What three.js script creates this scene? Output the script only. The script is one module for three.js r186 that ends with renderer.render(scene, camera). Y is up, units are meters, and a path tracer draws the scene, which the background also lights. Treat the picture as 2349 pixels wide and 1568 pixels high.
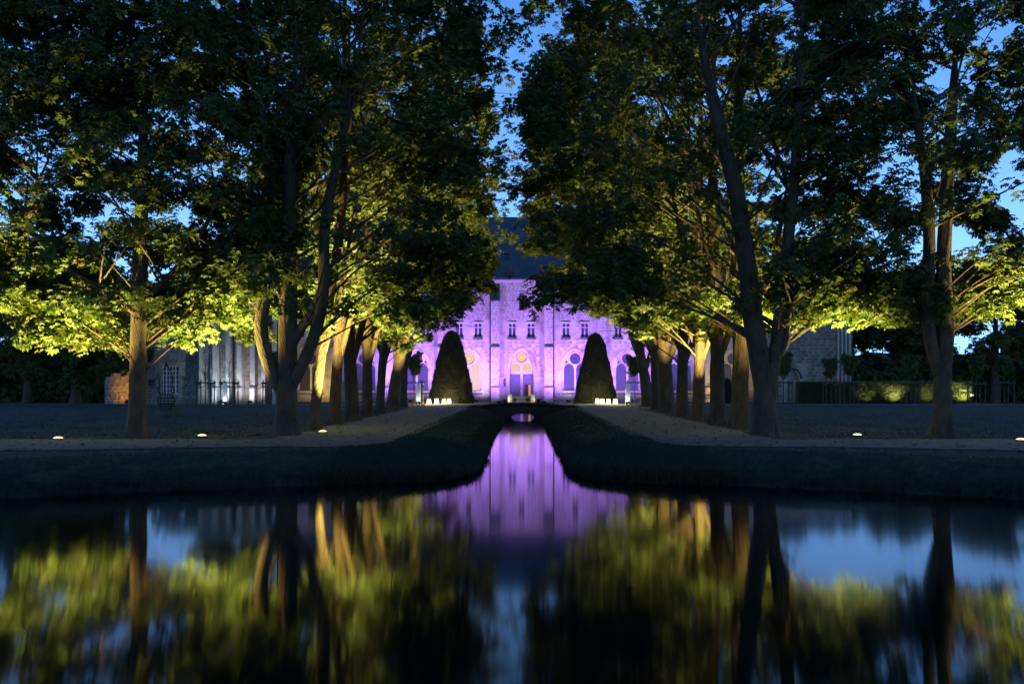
import * as THREE from 'three';
import { mergeGeometries } from 'three/addons/utils/BufferGeometryUtils.js';
import { ImprovedNoise } from 'three/addons/math/ImprovedNoise.js';

// ---------------------------------------------------------------- camera, sky, light
const scene = new THREE.Scene();
const camera = new THREE.PerspectiveCamera(42.8, 1.4981, 0.1, 1500);
camera.position.set(0, 1.8, 0);
camera.lookAt(0, 1.8, -100);
camera.setViewOffset(2349, 1568, -24.5, -96, 2349, 1568);   // a shifted lens keeps the verticals upright
const renderer = new THREE.WebGLRenderer();
renderer.toneMapping = THREE.LinearToneMapping;
renderer.toneMappingExposure = 1;
renderer.shadowMap.enabled = true;

{ // blue-hour sky: pale near the horizon, deep blue overhead
  const W = 64, H = 256, data = new Float32Array(W * H * 4);
  for (let j = 0; j < H; j++) {
    const el = Math.max(0, ((j + 0.5) / H - 0.5) * 180);
    const a = Math.exp(-el / 9), b = Math.exp(-el / 18);
    const c = [0.011 + 0.26 * b + 0.45 * a, 0.07 + 0.88 * b + 0.45 * a, 0.31 + 2.2 * b + 0.1 * a];
    for (let i = 0; i < W; i++) data.set([c[0], c[1], c[2], 1], (j * W + i) * 4);
  }
  const sky = new THREE.DataTexture(data, W, H, THREE.RGBAFormat, THREE.FloatType);
  sky.mapping = THREE.EquirectangularReflectionMapping; sky.magFilter = THREE.LinearFilter; sky.needsUpdate = true;
  scene.background = sky; scene.environment = sky;
}
const sun = new THREE.DirectionalLight(new THREE.Color(0.6, 0.75, 1), 0.03);   // the last glow of the western sky
sun.position.set(60, 40, 30); sun.castShadow = true; sun.shadow.radius = 40;
Object.assign(sun.shadow.camera, { left: -80, right: 80, top: 60, bottom: -60, far: 400 });
scene.add(sun, sun.target);

const PURPLE = new THREE.Color(0.3, 0.145, 1), WARM = new THREE.Color(1, 0.87, 0.27), COOL = new THREE.Color(0.5, 0.68, 1);
const WATER_Y = -0.7;

// ---------------------------------------------------------------- helpers
function rng(seed) { let s = seed >>> 0; return () => { s = (s + 0x6d2b79f5) | 0; let t = Math.imul(s ^ (s >>> 15), 1 | s); t = (t + Math.imul(t ^ (t >>> 7), 61 | t)) ^ t; return ((t ^ (t >>> 14)) >>> 0) / 4294967296; }; }
const perlin = new ImprovedNoise(), nz = (x, y, z = 0) => perlin.noise(x, y, z);
const V = (x, y, z) => new THREE.Vector3(x, y, z);
const lerp = (a, b, t) => a + (b - a) * t, clamp = (x, a = 0, b = 1) => Math.min(b, Math.max(a, x));
const smooth = (a, b, x) => { const t = clamp((x - a) / (b - a)); return t * t * (3 - 2 * t); };
const lin = (r, g, b) => new THREE.Color().setRGB(r, g, b);
const taken = {};
function numbered(name) { const n = taken[name] = (taken[name] ?? -1) + 1; return n ? name + '_' + String(n).padStart(3, '0') : name; }
function tag(o, label, category, group, kind) { o.userData.label = label; if (category) o.userData.category = category; if (group) o.userData.group = group; if (kind) o.userData.kind = kind; return o; }
function mesh(name, geo, mat, parent = scene) {
  const o = new THREE.Mesh(geo, mat); o.name = parent === scene ? numbered(name) : name; o.castShadow = o.receiveShadow = true; parent.add(o); return o;
}
function thing(name, label, category, pos, group) {
  const o = new THREE.Group(); o.name = numbered(name); o.position.set(...pos); scene.add(o); return tag(o, label, category, group);
}
function box(w, h, d, x = 0, y = 0, z = 0) { const g = new THREE.BoxGeometry(w, h, d); g.translate(x, y, z); return g; }
function cyl(r0, r1, h, seg, x = 0, y = 0, z = 0) { const g = new THREE.CylinderGeometry(r1, r0, h, seg); g.translate(x, y + h / 2, z); return g; }
function bar(a, b, r, seg = 6) { // round bar from a to b
  const d = b.clone().sub(a), g = new THREE.CylinderGeometry(r, r, d.length(), seg);
  g.applyQuaternion(new THREE.Quaternion().setFromUnitVectors(V(0, 1, 0), d.clone().normalize()));
  g.translate((a.x + b.x) / 2, (a.y + b.y) / 2, (a.z + b.z) / 2); return g;
}
const merge = (list) => mergeGeometries(list.map((g) => { const h = g.index ? g.toNonIndexed() : g; for (const k of Object.keys(h.attributes)) if (!['position', 'normal', 'uv'].includes(k)) h.deleteAttribute(k); return h; }));

// ---------------------------------------------------------------- textures
function tileNoise(seed, cells) { const r = rng(seed), g = new Float32Array(cells * cells).map(() => r()); return (u, v) => {
  const x = u * cells, y = v * cells, i = Math.floor(x), j = Math.floor(y), f = (t) => t * t * (3 - 2 * t), a = f(x - i), b = f(y - j), at = (p, q) => g[((q % cells) + cells) % cells * cells + ((p % cells) + cells) % cells];
  return lerp(lerp(at(i, j), at(i + 1, j), a), lerp(at(i, j + 1), at(i + 1, j + 1), a), b); }; }
function fbm(seed, base, oct) { const n = []; for (let k = 0; k < oct; k++) n.push(tileNoise(seed + k * 17, base << k)); return (u, v) => { let s = 0, a = 0.5, t = 0; for (const f of n) { s += a * f(u, v); t += a; a *= 0.6; } return s / t; }; }
function texture(size, metres, f, color) { // f(u,v) -> [r,g,b] 0..1 or a number
  const d = new Uint8Array(size * size * 4);
  for (let j = 0; j < size; j++) for (let i = 0; i < size; i++) { const c = f(i / size, j / size), o = (j * size + i) * 4, q = Array.isArray(c) ? c : [c, c, c]; for (let k = 0; k < 3; k++) d[o + k] = clamp(q[k]) * 255; d[o + 3] = 255; }
  const t = new THREE.DataTexture(d, size, size); t.wrapS = t.wrapT = THREE.RepeatWrapping; t.magFilter = THREE.LinearFilter; t.minFilter = THREE.LinearFilter;
  if (color) t.colorSpace = THREE.SRGBColorSpace;
  t.repeat.set(1 / metres[0], 1 / metres[1]); t.needsUpdate = true; return t;
}
const fA = fbm(11, 4, 6), fB = fbm(91, 8, 6), fC = fbm(37, 3, 5), fD = fbm(53, 32, 4);
const T = {
  stone: texture(512, [5, 5], (u, v) => { const k = 0.72 + 0.24 * fB(u, v) + 0.12 * (fA(u, v) - 0.5), s = clamp((fC(u, v) - 0.55) * 4) * 0.32; return [k - s * 0.8, k * 0.985 - s, k * 0.95 - s]; }, true),
  stoneBump: texture(512, [2, 2], (u, v) => 0.6 * fB(u, v) + 0.4 * fD(u, v)),
  bark: texture(512, [1.2, 1.6], (u, v) => { const w = fA(u, v) * 0.18; const f = tileRidge(u + w, v); return clamp(0.75 * f + 0.35 * fD(u, v)); }),
  barkColor: texture(512, [1.6, 2.4], (u, v) => { const k = 0.55 + 0.5 * fB(u, v), m = clamp((fC(u, v) - 0.5) * 3) * 0.2; return [k - m * 0.5, k * 0.97 + m * 0.1, k * 0.92 - m * 0.6]; }, true),
  gravel: texture(512, [1.5, 1.5], (u, v) => { const k = 0.55 + 0.35 * fD(u, v) + 0.3 * (fA(u, v) - 0.5); return [k, k * 0.97, k * 0.92]; }, true),
  gravelBump: texture(512, [0.8, 0.8], (u, v) => fD(u, v)),
  lawn: texture(512, [4, 4], (u, v) => { const k = 0.3 + 0.62 * fB(u, v) + 0.6 * (fD(u, v) - 0.5), d = clamp((fC(u, v) - 0.5) * 3) * 0.3; return [k + d, k + d * 0.5, k * 0.8 + d * 0.25]; }, true),
  lawnBump: texture(512, [0.7, 0.7], (u, v) => fD(u, v)),
  slate: texture(256, [3, 3], (u, v) => { const k = 0.6 + 0.4 * fB(u, v); return [k, k, k]; }, true),
  wood: texture(256, [1, 2], (u, v) => { const k = 0.65 + 0.35 * fbmWood(u, v); return [k, k * 0.97, k * 0.93]; }, true),
};
function tileRidge(u, v) { let s = 0; for (const [f, g, p] of [[7, 2, 0.3], [11, 3, 1.7], [17, 4, 4.2]]) s += Math.abs(Math.sin(Math.PI * (f * u + 0.35 * Math.sin(2 * Math.PI * (g * v) + p)))); return s / 3; }
function fbmWood(u, v) { return 0.5 + 0.5 * Math.sin(2 * Math.PI * (9 * u + 0.6 * fA(u, v) * 3)); }

// ---------------------------------------------------------------- materials
const std = (color, o = {}) => new THREE.MeshStandardMaterial({ color, roughness: 0.9, ...o });
const M = {
  lawn: std(lin(0.06, 0.084, 0.044), { map: T.lawn, bumpMap: T.lawnBump, bumpScale: 0.03, roughness: 1 }),
  gravel: std(lin(0.30, 0.27, 0.23), { map: T.gravel, bumpMap: T.gravelBump, bumpScale: 0.012, roughness: 1 }),
  stone: std(lin(0.62, 0.56, 0.47), { map: T.stone, bumpMap: T.stoneBump, bumpScale: 0.02 }),
  stoneTrim: std(lin(0.68, 0.62, 0.53), { map: T.stone, bumpMap: T.stoneBump, bumpScale: 0.008 }),
  darkStone: std(lin(0.16, 0.15, 0.13), { map: T.stone, bumpMap: T.stoneBump, bumpScale: 0.03 }),
  mossStone: std(lin(0.045, 0.05, 0.035), { map: T.stone, bumpMap: T.stoneBump, bumpScale: 0.05, roughness: 1 }),
  coping: std(lin(0.13, 0.13, 0.13), { map: T.stone, bumpMap: T.stoneBump, bumpScale: 0.02 }),
  slate: std(lin(0.07, 0.08, 0.1), { map: T.slate, bumpMap: T.lawnBump, bumpScale: 0.015, roughness: 0.6 }),
  bark: std(lin(0.165, 0.1, 0.058), { map: T.barkColor, bumpMap: T.bark, bumpScale: 0.06, roughness: 0.95 }),
  twig: std(lin(0.16, 0.12, 0.08), { roughness: 0.9 }),
  iron: std(lin(0.03, 0.03, 0.032), { roughness: 0.55, metalness: 0.6 }),
  lead: std(lin(0.12, 0.11, 0.11), { roughness: 0.7, metalness: 0.3 }),
  glass: new THREE.MeshPhysicalMaterial({ color: lin(0.05, 0.045, 0.07), roughness: 0.22, ior: 1.5 }),
  litGlass: std(lin(0.03, 0.025, 0.01), { emissive: lin(1, 0.66, 0.1), emissiveIntensity: 1.0, roughness: 0.5 }),
  door: std(lin(0.17, 0.16, 0.2), { map: T.wood, roughness: 0.6 }),
  whitePaint: std(lin(0.75, 0.75, 0.72), { roughness: 0.6 }),
  stake: std(lin(0.12, 0.09, 0.06), { map: T.wood }),
  dark: std(lin(0.02, 0.02, 0.022)),
  leaf: new THREE.MeshPhysicalMaterial({ color: lin(0.08, 0.108, 0.01), roughness: 0.85, transmission: 0.42, thickness: 0, side: THREE.DoubleSide, specularIntensity: 0.5 }),
  yew: new THREE.MeshPhysicalMaterial({ color: lin(0.042, 0.052, 0.036), roughness: 0.8, side: THREE.DoubleSide }),
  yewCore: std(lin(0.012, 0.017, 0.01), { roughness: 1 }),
  hedge: new THREE.MeshPhysicalMaterial({ color: lin(0.085, 0.12, 0.025), roughness: 0.8, transmission: 0.25, thickness: 0, side: THREE.DoubleSide }),
  grass: new THREE.MeshPhysicalMaterial({ color: lin(0.03, 0.04, 0.018), roughness: 0.9, side: THREE.DoubleSide }),
  water: new THREE.MeshPhysicalMaterial({ color: lin(0.003, 0.004, 0.004), roughness: 0.05, ior: 1.333, metalness: 0, anisotropy: 0.9, anisotropyRotation: Math.PI / 2 }),
  lamp: std(lin(0.9, 0.85, 0.7), { emissive: lin(1, 0.76, 0.3), emissiveIntensity: 2.4 }),
  whiteLamp: std(lin(0.9, 0.9, 0.9), { emissive: lin(1, 0.95, 0.8), emissiveIntensity: 6 }),
  lantern: std(lin(0.9, 0.85, 0.7), { emissive: lin(1, 0.82, 0.42), emissiveIntensity: 2.2 }),
};

// ---------------------------------------------------------------- terrain
const pondEdge = (x) => 22.2 - 0.045 * Math.pow(Math.abs(x + 0.3), 1.8) + 0.25 * nz(x * 0.35, 7.1);
function shore(x, D) { // distance to the water's edge, negative over water
  const pond = Math.max(D - pondEdge(x), 2.2 - D);
  const w = 1.36 + 0.1 * nz(D * 0.22, 3.3, x > 0 ? 5 : 1) + 0.05 * nz(D * 0.9, 1.3, x > 0 ? 5 : 1);
  const canal = Math.max(Math.abs(x) - w, D - 96.2, 8 - D);
  const k = 2.4, h = clamp(0.5 + 0.5 * (canal - pond) / k);
  return lerp(canal, pond, h) - k * h * (1 - h);
}
function groundY(x, D) {
  const d = shore(x, D), base = -0.27 * smooth(74, 95, D) + 0.3 * Math.exp(-(((D - 64) / 5) ** 4)) * Math.exp(-((x / 4.5) ** 2));
  const rough = 0.025 * nz(x * 0.5, D * 0.5) + 0.012 * nz(x * 1.7, D * 1.7, 4);
  if (d <= 0) return WATER_Y - 0.04 + Math.max(d * 1.1, -1.1);
  const t = clamp(d / 2.6), bank = 1 - (1 - t) ** 2.1;
  return lerp(WATER_Y - 0.04, base, bank) + rough * smooth(0, 1, d) + 0.06 * nz(x * 1.3, D * 1.3, 9) * bank * (1 - bank) * 4;
}
function sheet(xs, Ds, y, uvOf) { // grid over the given x and distance values
  const p = [], u = [], idx = [];
  for (const D of Ds) for (const x of xs) { p.push(x, y(x, D), -D); u.push(x, -D); }
  const n = xs.length;
  for (let j = 0; j + 1 < Ds.length; j++) for (let i = 0; i + 1 < n; i++) { const a = j * n + i; idx.push(a, a + 1, a + n + 1, a, a + n + 1, a + n); }
  const g = new THREE.BufferGeometry();
  g.setAttribute('position', new THREE.Float32BufferAttribute(p, 3)); g.setAttribute('uv', new THREE.Float32BufferAttribute(u, 2)); g.setIndex(idx); g.computeVertexNormals(); return g;
}
const steps = (...spans) => { const o = []; for (const [a, b, s] of spans) for (let x = a; x < b - 1e-6; x += s) o.push(x); o.push(spans.at(-1)[1]); return o; };
{
  const xs = steps([-600, -100, 100], [-100, -30, 5], [-30, -5, 0.5], [-5, 5, 0.2], [5, 30, 0.5], [30, 100, 5], [100, 600, 100]);
  const Ds = steps([-60, 0, 10], [0, 32, 0.3], [32, 100, 0.7], [100, 160, 6], [160, 900, 100]);
  tag(mesh('lawn_ground', sheet(xs, Ds, groundY), M.lawn), 'dim lawn and sloping grass banks around the canal', null, null, 'structure');
  const w = new THREE.PlaneGeometry(90, 101); w.rotateX(-Math.PI / 2); w.translate(0, WATER_Y, -47.5);
  tag(mesh('pond_water', w, M.water), 'still dark pond and canal water mirroring the lit facade', null, null, 'structure');
}
const pathEdge = (x) => 25.3 - 0.0115 * x * x + 0.14 * nz(x * 0.8, 2) + 0.06 * nz(x * 3, 5);   // waterside edge of the cross path
function ribbon(name, label, along, left, right, across, lift) { // strip of gravel between two ragged edges
  const p = [], u = [], idx = [], n = across + 1;
  along.forEach((s, j) => { const a = left(s), b = right(s); for (let i = 0; i < n; i++) { const t = i / across, x = lerp(a[0], b[0], t), D = lerp(a[1], b[1], t); p.push(x, groundY(x, D) + lift, -D); u.push(x, -D); } });
  for (let j = 0; j + 1 < along.length; j++) for (let i = 0; i + 1 < n; i++) { const a = j * n + i; idx.push(a, a + n + 1, a + 1, a, a + n, a + n + 1); }
  const g = new THREE.BufferGeometry(); g.setAttribute('position', new THREE.Float32BufferAttribute(p, 3)); g.setAttribute('uv', new THREE.Float32BufferAttribute(u, 2)); g.setIndex(idx); g.computeVertexNormals();
  if (g.attributes.normal.getY(0) < 0) { for (let k = 0; k < idx.length; k += 3) [idx[k], idx[k + 1]] = [idx[k + 1], idx[k]]; g.setIndex(idx); g.computeVertexNormals(); }
  return tag(mesh(name, g, M.gravel), label, null, null, 'structure');
}
for (const s of [-1, 1]) {
  const inner = (D) => 3.75 + 0.2 * nz(D * 0.6, s * 3) + 0.08 * nz(D * 2.3, s) + 2.2 * Math.max(0, (29.5 - D) / 4) ** 1.5;
  ribbon('gravel_alley', s < 0 ? 'gravel alley between the canal and the left tree row' : 'gravel alley between the canal and the right tree row', steps([26.6, 73, 0.4]), (D) => [s * inner(D), D], (D) => [s * (8.1 + 0.35 * nz(D * 0.5, s * 9) + 0.12 * nz(D * 2, s * 2)), D], 16, 0.03);
  ribbon('gravel_path', s < 0 ? 'gravel path along the left shore of the pond' : 'gravel path along the right shore of the pond', steps([3.4, 40, 0.4]), (x) => [s * x, pathEdge(s * x)], (x) => [s * x, 28.1 + 0.3 * nz(x * 0.4, s * 4) + 0.1 * nz(x * 2, s * 8)], 10, 0.022);
  ribbon('gravel_path', s < 0 ? 'pale path crossing the lawn towards the left wing' : 'pale path crossing the lawn towards the hedge', steps([8, 60, 0.8]), (x) => [s * x, 73.2 + 0.15 * nz(x, 3)], (x) => [s * x, 75.8 + 0.15 * nz(x, 6)], 4, 0.022);
  ribbon('gravel_court', s < 0 ? 'gravel court before the left half of the lit facade' : 'gravel court before the right half of the lit facade', steps([73, 99.6, 0.8]), (D) => [s * (3.4 + 0.2 * nz(D * 0.4, s)), D], (D) => [s * (16 + 0.3 * nz(D * 0.4, s)), D], 12, 0.014);
}
{ // far woods and hills close the horizon behind the buildings
  const p = [], idx = [], n = 90;
  for (let i = 0; i <= n; i++) { const a = lerp(-0.95, 0.95, i / n), r = 320, h = 14 + 7 * nz(i * 0.3, 1) + 3 * nz(i * 1.1, 4); p.push(Math.sin(a) * r, -2, -Math.cos(a) * r, Math.sin(a) * (r + 60), h, -Math.cos(a) * (r + 60)); }
  for (let i = 0; i < n; i++) idx.push(2 * i, 2 * i + 2, 2 * i + 1, 2 * i + 1, 2 * i + 2, 2 * i + 3);
  const g = new THREE.BufferGeometry(); g.setAttribute('position', new THREE.Float32BufferAttribute(p, 3)); g.setAttribute('uv', new THREE.Float32BufferAttribute(p.filter((_, k) => k % 3 < 2), 2)); g.setIndex(idx); g.computeVertexNormals();
  tag(mesh('far_hill', g, M.lawn), 'low wooded rise far behind the abbey', null, null, 'structure');
}

// ---------------------------------------------------------------- abbey facade
const pointed = (P, cx, a, bottom, spring, apex) => { // pointed arch outline
  const r = apex - spring, R = (a * a + r * r) / (2 * a), t = Math.asin(r / R);
  P.moveTo(cx - a, bottom); P.lineTo(cx + a, bottom); P.lineTo(cx + a, spring);
  P.absarc(cx + a - R, spring, R, 0, t, false); P.absarc(cx - a + R, spring, R, Math.PI - t, Math.PI, false); P.closePath(); return P;
};
const archTop = (x, a, spring, apex) => { const r = apex - spring, R = (a * a + r * r) / (2 * a); return spring + Math.sqrt(Math.max(0, R * R - (Math.abs(x) + R - a) ** 2)); };
const rect = (P, x0, x1, y0, y1) => { P.moveTo(x0, y0); P.lineTo(x1, y0); P.lineTo(x1, y1); P.lineTo(x0, y1); P.closePath(); return P; };
const solid = (shape, depth, z, bevel = 0) => { const g = new THREE.ExtrudeGeometry(shape, { depth, curveSegments: 12, bevelEnabled: bevel > 0, bevelSize: bevel, bevelThickness: bevel, bevelOffset: -bevel, bevelSegments: 2 }); g.translate(0, 0, z); return g; };
const toneMats = (base, tones) => tones.map((k) => { const m = base.clone(); m.color = base.color.clone().multiply(lin(...k)); return m; });
const blockGeo = (() => { const g = new THREE.BoxGeometry(1, 1, 1); return g; })();
// ashlar: courses of blocks standing proud of their wall; the largest-showing ones are single parts, the rest one joined part
function masonry(parent, x0, x1, y0, y1, z, opt) {
  const { course = [0.3, 0.4], len = [0.45, 0.95], seed = 1, skip = () => false, single = 0, centre = [0, 5], mats, proud = [0.012, 0.03], gap = 0.022 } = opt;
  const r = rng(seed), blocks = [];
  for (let y = y0; y < y1 - 0.12;) {
    let h = Math.min(lerp(...course, r()), y1 - y); if (y1 - y - h < 0.16) h = y1 - y;
    for (let x = x0 - r() * 0.4; x < x1;) {
      let w = lerp(...len, r()); const a = Math.max(x, x0), b = Math.min(x + w, x1); x += w;
      if (b - a < 0.12 || skip(a, b, y, y + h)) continue;
      blocks.push([(a + b) / 2, y + h / 2, b - a - gap, h - gap, lerp(...proud, r() ** 2), Math.floor(r() * mats.length)]);
    }
    y += h;
  }
  blocks.sort((p, q) => Math.hypot(p[0] - centre[0], p[1] - centre[1]) - Math.hypot(q[0] - centre[0], q[1] - centre[1]));
  const rest = mats.map(() => []);
  blocks.forEach(([x, y, w, h, d, m], k) => {
    if (k < single) { const o = mesh('stone_block', blockGeo, mats[m], parent); o.position.set(x, y, z + d / 2 - 0.01); o.scale.set(w, h, d + 0.02); } else rest[m].push(box(w, h, d + 0.02, x, y, z + d / 2 - 0.01));
  });
  rest.forEach((list, m) => { if (list.length) { const o = mesh('stonework', merge(list), mats[m], parent); o.userData.kind = 'stuff'; } });
}
const stoneTones = toneMats(M.stone, [[1, 1, 1], [0.9, 0.88, 0.86], [1.08, 1.06, 1.0], [0.8, 0.77, 0.74], [1.0, 0.94, 0.88]]);

const FY = -0.3, FZ = -100;
const bays = [-24.4, -18.3, -12.2, -6.2, -0.12, 6.05, 12.05, 18.1, 24.2], butts = [-27.4, -21.3, -15.2, -9.2, -3.12, 2.96, 9.05, 15.1, 21.2, 27.3];
{
  const F = thing('abbey_building', 'three storey gothic abbey range washed in purple light across the canal', 'building', [0, FY, FZ]);
  const put = (name, geo, mat, parent = F) => { geo.translate(0, -FY, 0); return mesh(name, geo, mat, parent); };
  const shape = rect(new THREE.Shape(), -28.3, 28.2, FY, 13.75), holes = [];
  const big = (c) => (c === -0.12 ? { a: 1.36, bottom: FY + 0.02, spring: 3.6, apex: 5.62 } : { a: 1.47, bottom: 1.0, spring: 3.7, apex: 5.6 });
  for (const c of bays) {
    const b = big(c); shape.holes.push(pointed(new THREE.Path(), c, b.a, b.bottom, b.spring, b.apex)); holes.push([c, b]);
    for (const s of [-1.08, 1.08]) shape.holes.push(rect(new THREE.Path(), c + s - 0.44, c + s + 0.44, 7.14, 8.74));
    shape.holes.push(rect(new THREE.Path(), c - 0.29, c + 0.29, 10.38, 12.2));
  }
  const wall = put('wall', solid(shape, 0.9, -0.9), stoneTones[1]);
  const skip = (a, b, y0, y1) => {
    for (const x of butts) if (b > x - 0.5 && a < x + 0.5 && y0 < 11.3 - FY) return true;
    const lo = y0 + FY, hi = y1 + FY;
    for (const c of bays) {
      const w = big(c), m = 0.24;
      if (b > c - w.a - m && a < c + w.a + m && hi > w.bottom - 0.42 && lo < w.apex + m) {
        const x = a > c ? a - c : b < c ? b - c : 0;
        if (lo < archTop(Math.max(0, Math.abs(x) - m) * 0.999, w.a, w.spring, w.apex) + m) return true;
      }
      for (const s of [-1.08, 1.08]) if (b > c + s - 0.6 && a < c + s + 0.6 && hi > 6.78 && lo < 8.98) return true;
      if (b > c - 0.42 && a < c + 0.42 && hi > 10.14 && lo < 12.4) return true;
    }
    return false;
  };
  // dressed ashlar below, smaller rubble courses in the top storey; the rest of the wall left and right as one part each
  masonry(wall, -15.5, 15.5, 0.02, 9.4, 0, { seed: 5, skip, single: 170, centre: [0, 6], mats: stoneTones, course: [0.32, 0.42], len: [0.5, 1.0], proud: [0.006, 0.014], gap: 0.014 });
  masonry(wall, -15.5, 15.5, 9.42, 13.7, 0, { seed: 9, skip, single: 130, centre: [0, 11.5], mats: stoneTones, course: [0.2, 0.34], len: [0.25, 0.6], proud: [0.012, 0.035], gap: 0.03 });
  // body behind the wall, with the roof
  put('body', box(56.4, 14.0, 12, -0.05, 6.7, -7.0), M.darkStone);
  const roofP = new THREE.Shape([new THREE.Vector2(0.45, 13.85), new THREE.Vector2(-7.2, 22.3), new THREE.Vector2(-14, 13.9), new THREE.Vector2(-14, 13.8), new THREE.Vector2(0.45, 13.76)]);
  const rg = new THREE.ExtrudeGeometry(roofP, { depth: 57.4, bevelEnabled: false }); rg.rotateY(-Math.PI / 2); rg.rotateY(0); rg.translate(28.6, 0, 0);
  { // extrude runs along x after the turn; flip so that the eave faces the camera
    const p = rg.attributes.position; for (let i = 0; i < p.count; i++) { const x = p.getX(i), z = p.getZ(i); p.setXYZ(i, x, p.getY(i), z); } p.needsUpdate = true; rg.computeBoundingBox();
  }
  const roof = put('roof', rg, M.slate);
  for (const [x, f] of [[-0.1, 0.88], [0.25, 0.42], [12.9, 0.4], [-11, 0.6]]) { const g = box(0.75, 0.06, 1.0); g.rotateX(Math.atan2(8.45, 7.65)); g.translate(x, lerp(13.85, 22.3, f) + 0.1, lerp(0.45, -7.2, f) + 0.1); put('skylight', g, M.glass, roof); }
  put('cornice', merge([box(56.6, 0.16, 0.34, -0.05, 13.62, 0.13), box(56.6, 0.1, 0.2, -0.05, 13.49, 0.09)]), M.stoneTrim);
  put('plinth', merge(butts.slice(0, -1).filter((x) => x !== -3.12).map((x, i) => box(butts[butts.indexOf(x) + 1] - x - 1.2, 0.72, 0.14, (x + butts[butts.indexOf(x) + 1]) / 2, FY + 0.36, 0.06)).concat([box(1.05, 0.72, 0.14, -2.05, FY + 0.36, 0.06), box(0.9, 0.72, 0.14, 1.85, FY + 0.36, 0.06)])), stoneTones[3]);
  for (const x of butts) {
    const core = new THREE.Shape([[0, FY], [1.25, FY], [1.25, 1.36], [1.0, 1.5], [1.0, 5.95], [0.86, 6.1], [0.86, 11.2], [0, 11.2]].map(([z, y]) => new THREE.Vector2(z, y)));
    const g = new THREE.ExtrudeGeometry(core, { depth: 0.96, bevelEnabled: false }); g.rotateY(-Math.PI / 2); g.translate(x + 0.48, 0, 0);
    const b = put('buttress', g, stoneTones[Math.abs(x) < 4 ? 2 : 0]);
    const cap = new THREE.Shape([[0, 11.2], [0.95, 11.2], [0.95, 11.3], [0, 13.3]].map(([z, y]) => new THREE.Vector2(z, y)));
    const cg = new THREE.ExtrudeGeometry(cap, { depth: 1.04, bevelEnabled: false }); cg.rotateY(-Math.PI / 2); cg.translate(x + 0.52, 0, 0); put('coping', cg, M.coping, b);
    put('ledge', box(1.04, 0.07, 0.24, x, 6.04, 0.96), M.coping, b); put('ledge', box(1.04, 0.07, 0.34, x, 1.43, 1.12), M.coping, b);
    if (Math.abs(x) < 10) masonry(b, x - 0.47, x + 0.47, 1.56 - FY, 5.9 - FY, 1.0, { seed: 40 + Math.round(x), mats: stoneTones, single: 22, centre: [x, 4], course: [0.28, 0.36], len: [0.4, 0.6], proud: [0.005, 0.014], gap: 0.014 });
    if (Math.abs(x) < 10) masonry(b, x - 0.47, x + 0.47, 6.12 - FY, 11.15 - FY, 0.86, { seed: 60 + Math.round(x), mats: stoneTones, single: 22, centre: [x, 8], course: [0.28, 0.36], len: [0.4, 0.6], proud: [0.005, 0.014], gap: 0.014 });
  }
  for (const x of [-3.75, 3.58]) { const d = put('drainpipe', merge([cyl(0.055, 0.055, 13.4, 8, x, FY + 0.3, 0.12), cyl(0.09, 0.09, 0.12, 8, x, 13.3, 0.12), cyl(0.075, 0.075, 1.6, 8, x, FY, 0.12)]), std(lin(0.14, 0.1, 0.09), { roughness: 0.5, metalness: 0.3 })); d.name = 'drainpipe'; }
  // ---- windows
  const ring = (c, w, out) => { const o = pointed(new THREE.Shape(), c, w.a + out, w.spring - 0.4, w.spring, w.apex + out * 1.25); o.holes.push(pointed(new THREE.Path(), c, w.a + 0.002, w.spring - 0.39, w.spring, w.apex)); return o; };
  const archRing = (c, w, a0, a1, d) => { // voussoir band above the springing
    const s = new THREE.Shape(), N = 14, pts = [], top = (a, x) => archTop(x, w.a + a, w.spring, w.apex + a * 1.3);
    for (let i = 0; i <= 2 * N; i++) { const x = lerp(-(w.a + a1), w.a + a1, i / (2 * N)); pts.push([c + x, top(a1, x)]); }
    for (let i = 2 * N; i >= 0; i--) { const x = lerp(-(w.a + a0), w.a + a0, i / (2 * N)); pts.push([c + x, top(a0, x)]); }
    return solid(new THREE.Shape(pts.map(([x, y]) => new THREE.Vector2(x, y))), d, -0.05);
  };
  const lancet = (c, hw, bottom, spring, apex, lit, parent, z, step = [0.15, 0.24]) => {
    const pane = new THREE.ShapeGeometry(pointed(new THREE.Shape(), c, hw + 0.03, bottom - 0.03, spring, apex + 0.03), 12); pane.translate(0, 0, z);
    put(lit ? 'lit_window_pane' : 'window_pane', pane, lit ? M.litGlass : M.glass, parent);
    const bars = [], nx = Math.round(2 * hw / step[0]);
    for (let i = 1; i < nx; i++) { const x = -hw + 2 * hw * i / nx, t = archTop(x, hw, spring, apex); bars.push(box(0.022, t - bottom, 0.025, c + x, (t + bottom) / 2, z + 0.05)); }
    for (let y = bottom + step[1]; y < apex - 0.1; y += step[1]) { let h = hw; if (y > spring) { const r = apex - spring, R = (hw * hw + r * r) / (2 * hw); h = Math.sqrt(Math.max(0, R * R - (y - spring) ** 2)) - (R - hw); } bars.push(box(2 * h, 0.02, 0.02, c, y, z + 0.045)); }
    put('window_grille', merge(bars), M.lead, parent);
  };
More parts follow.
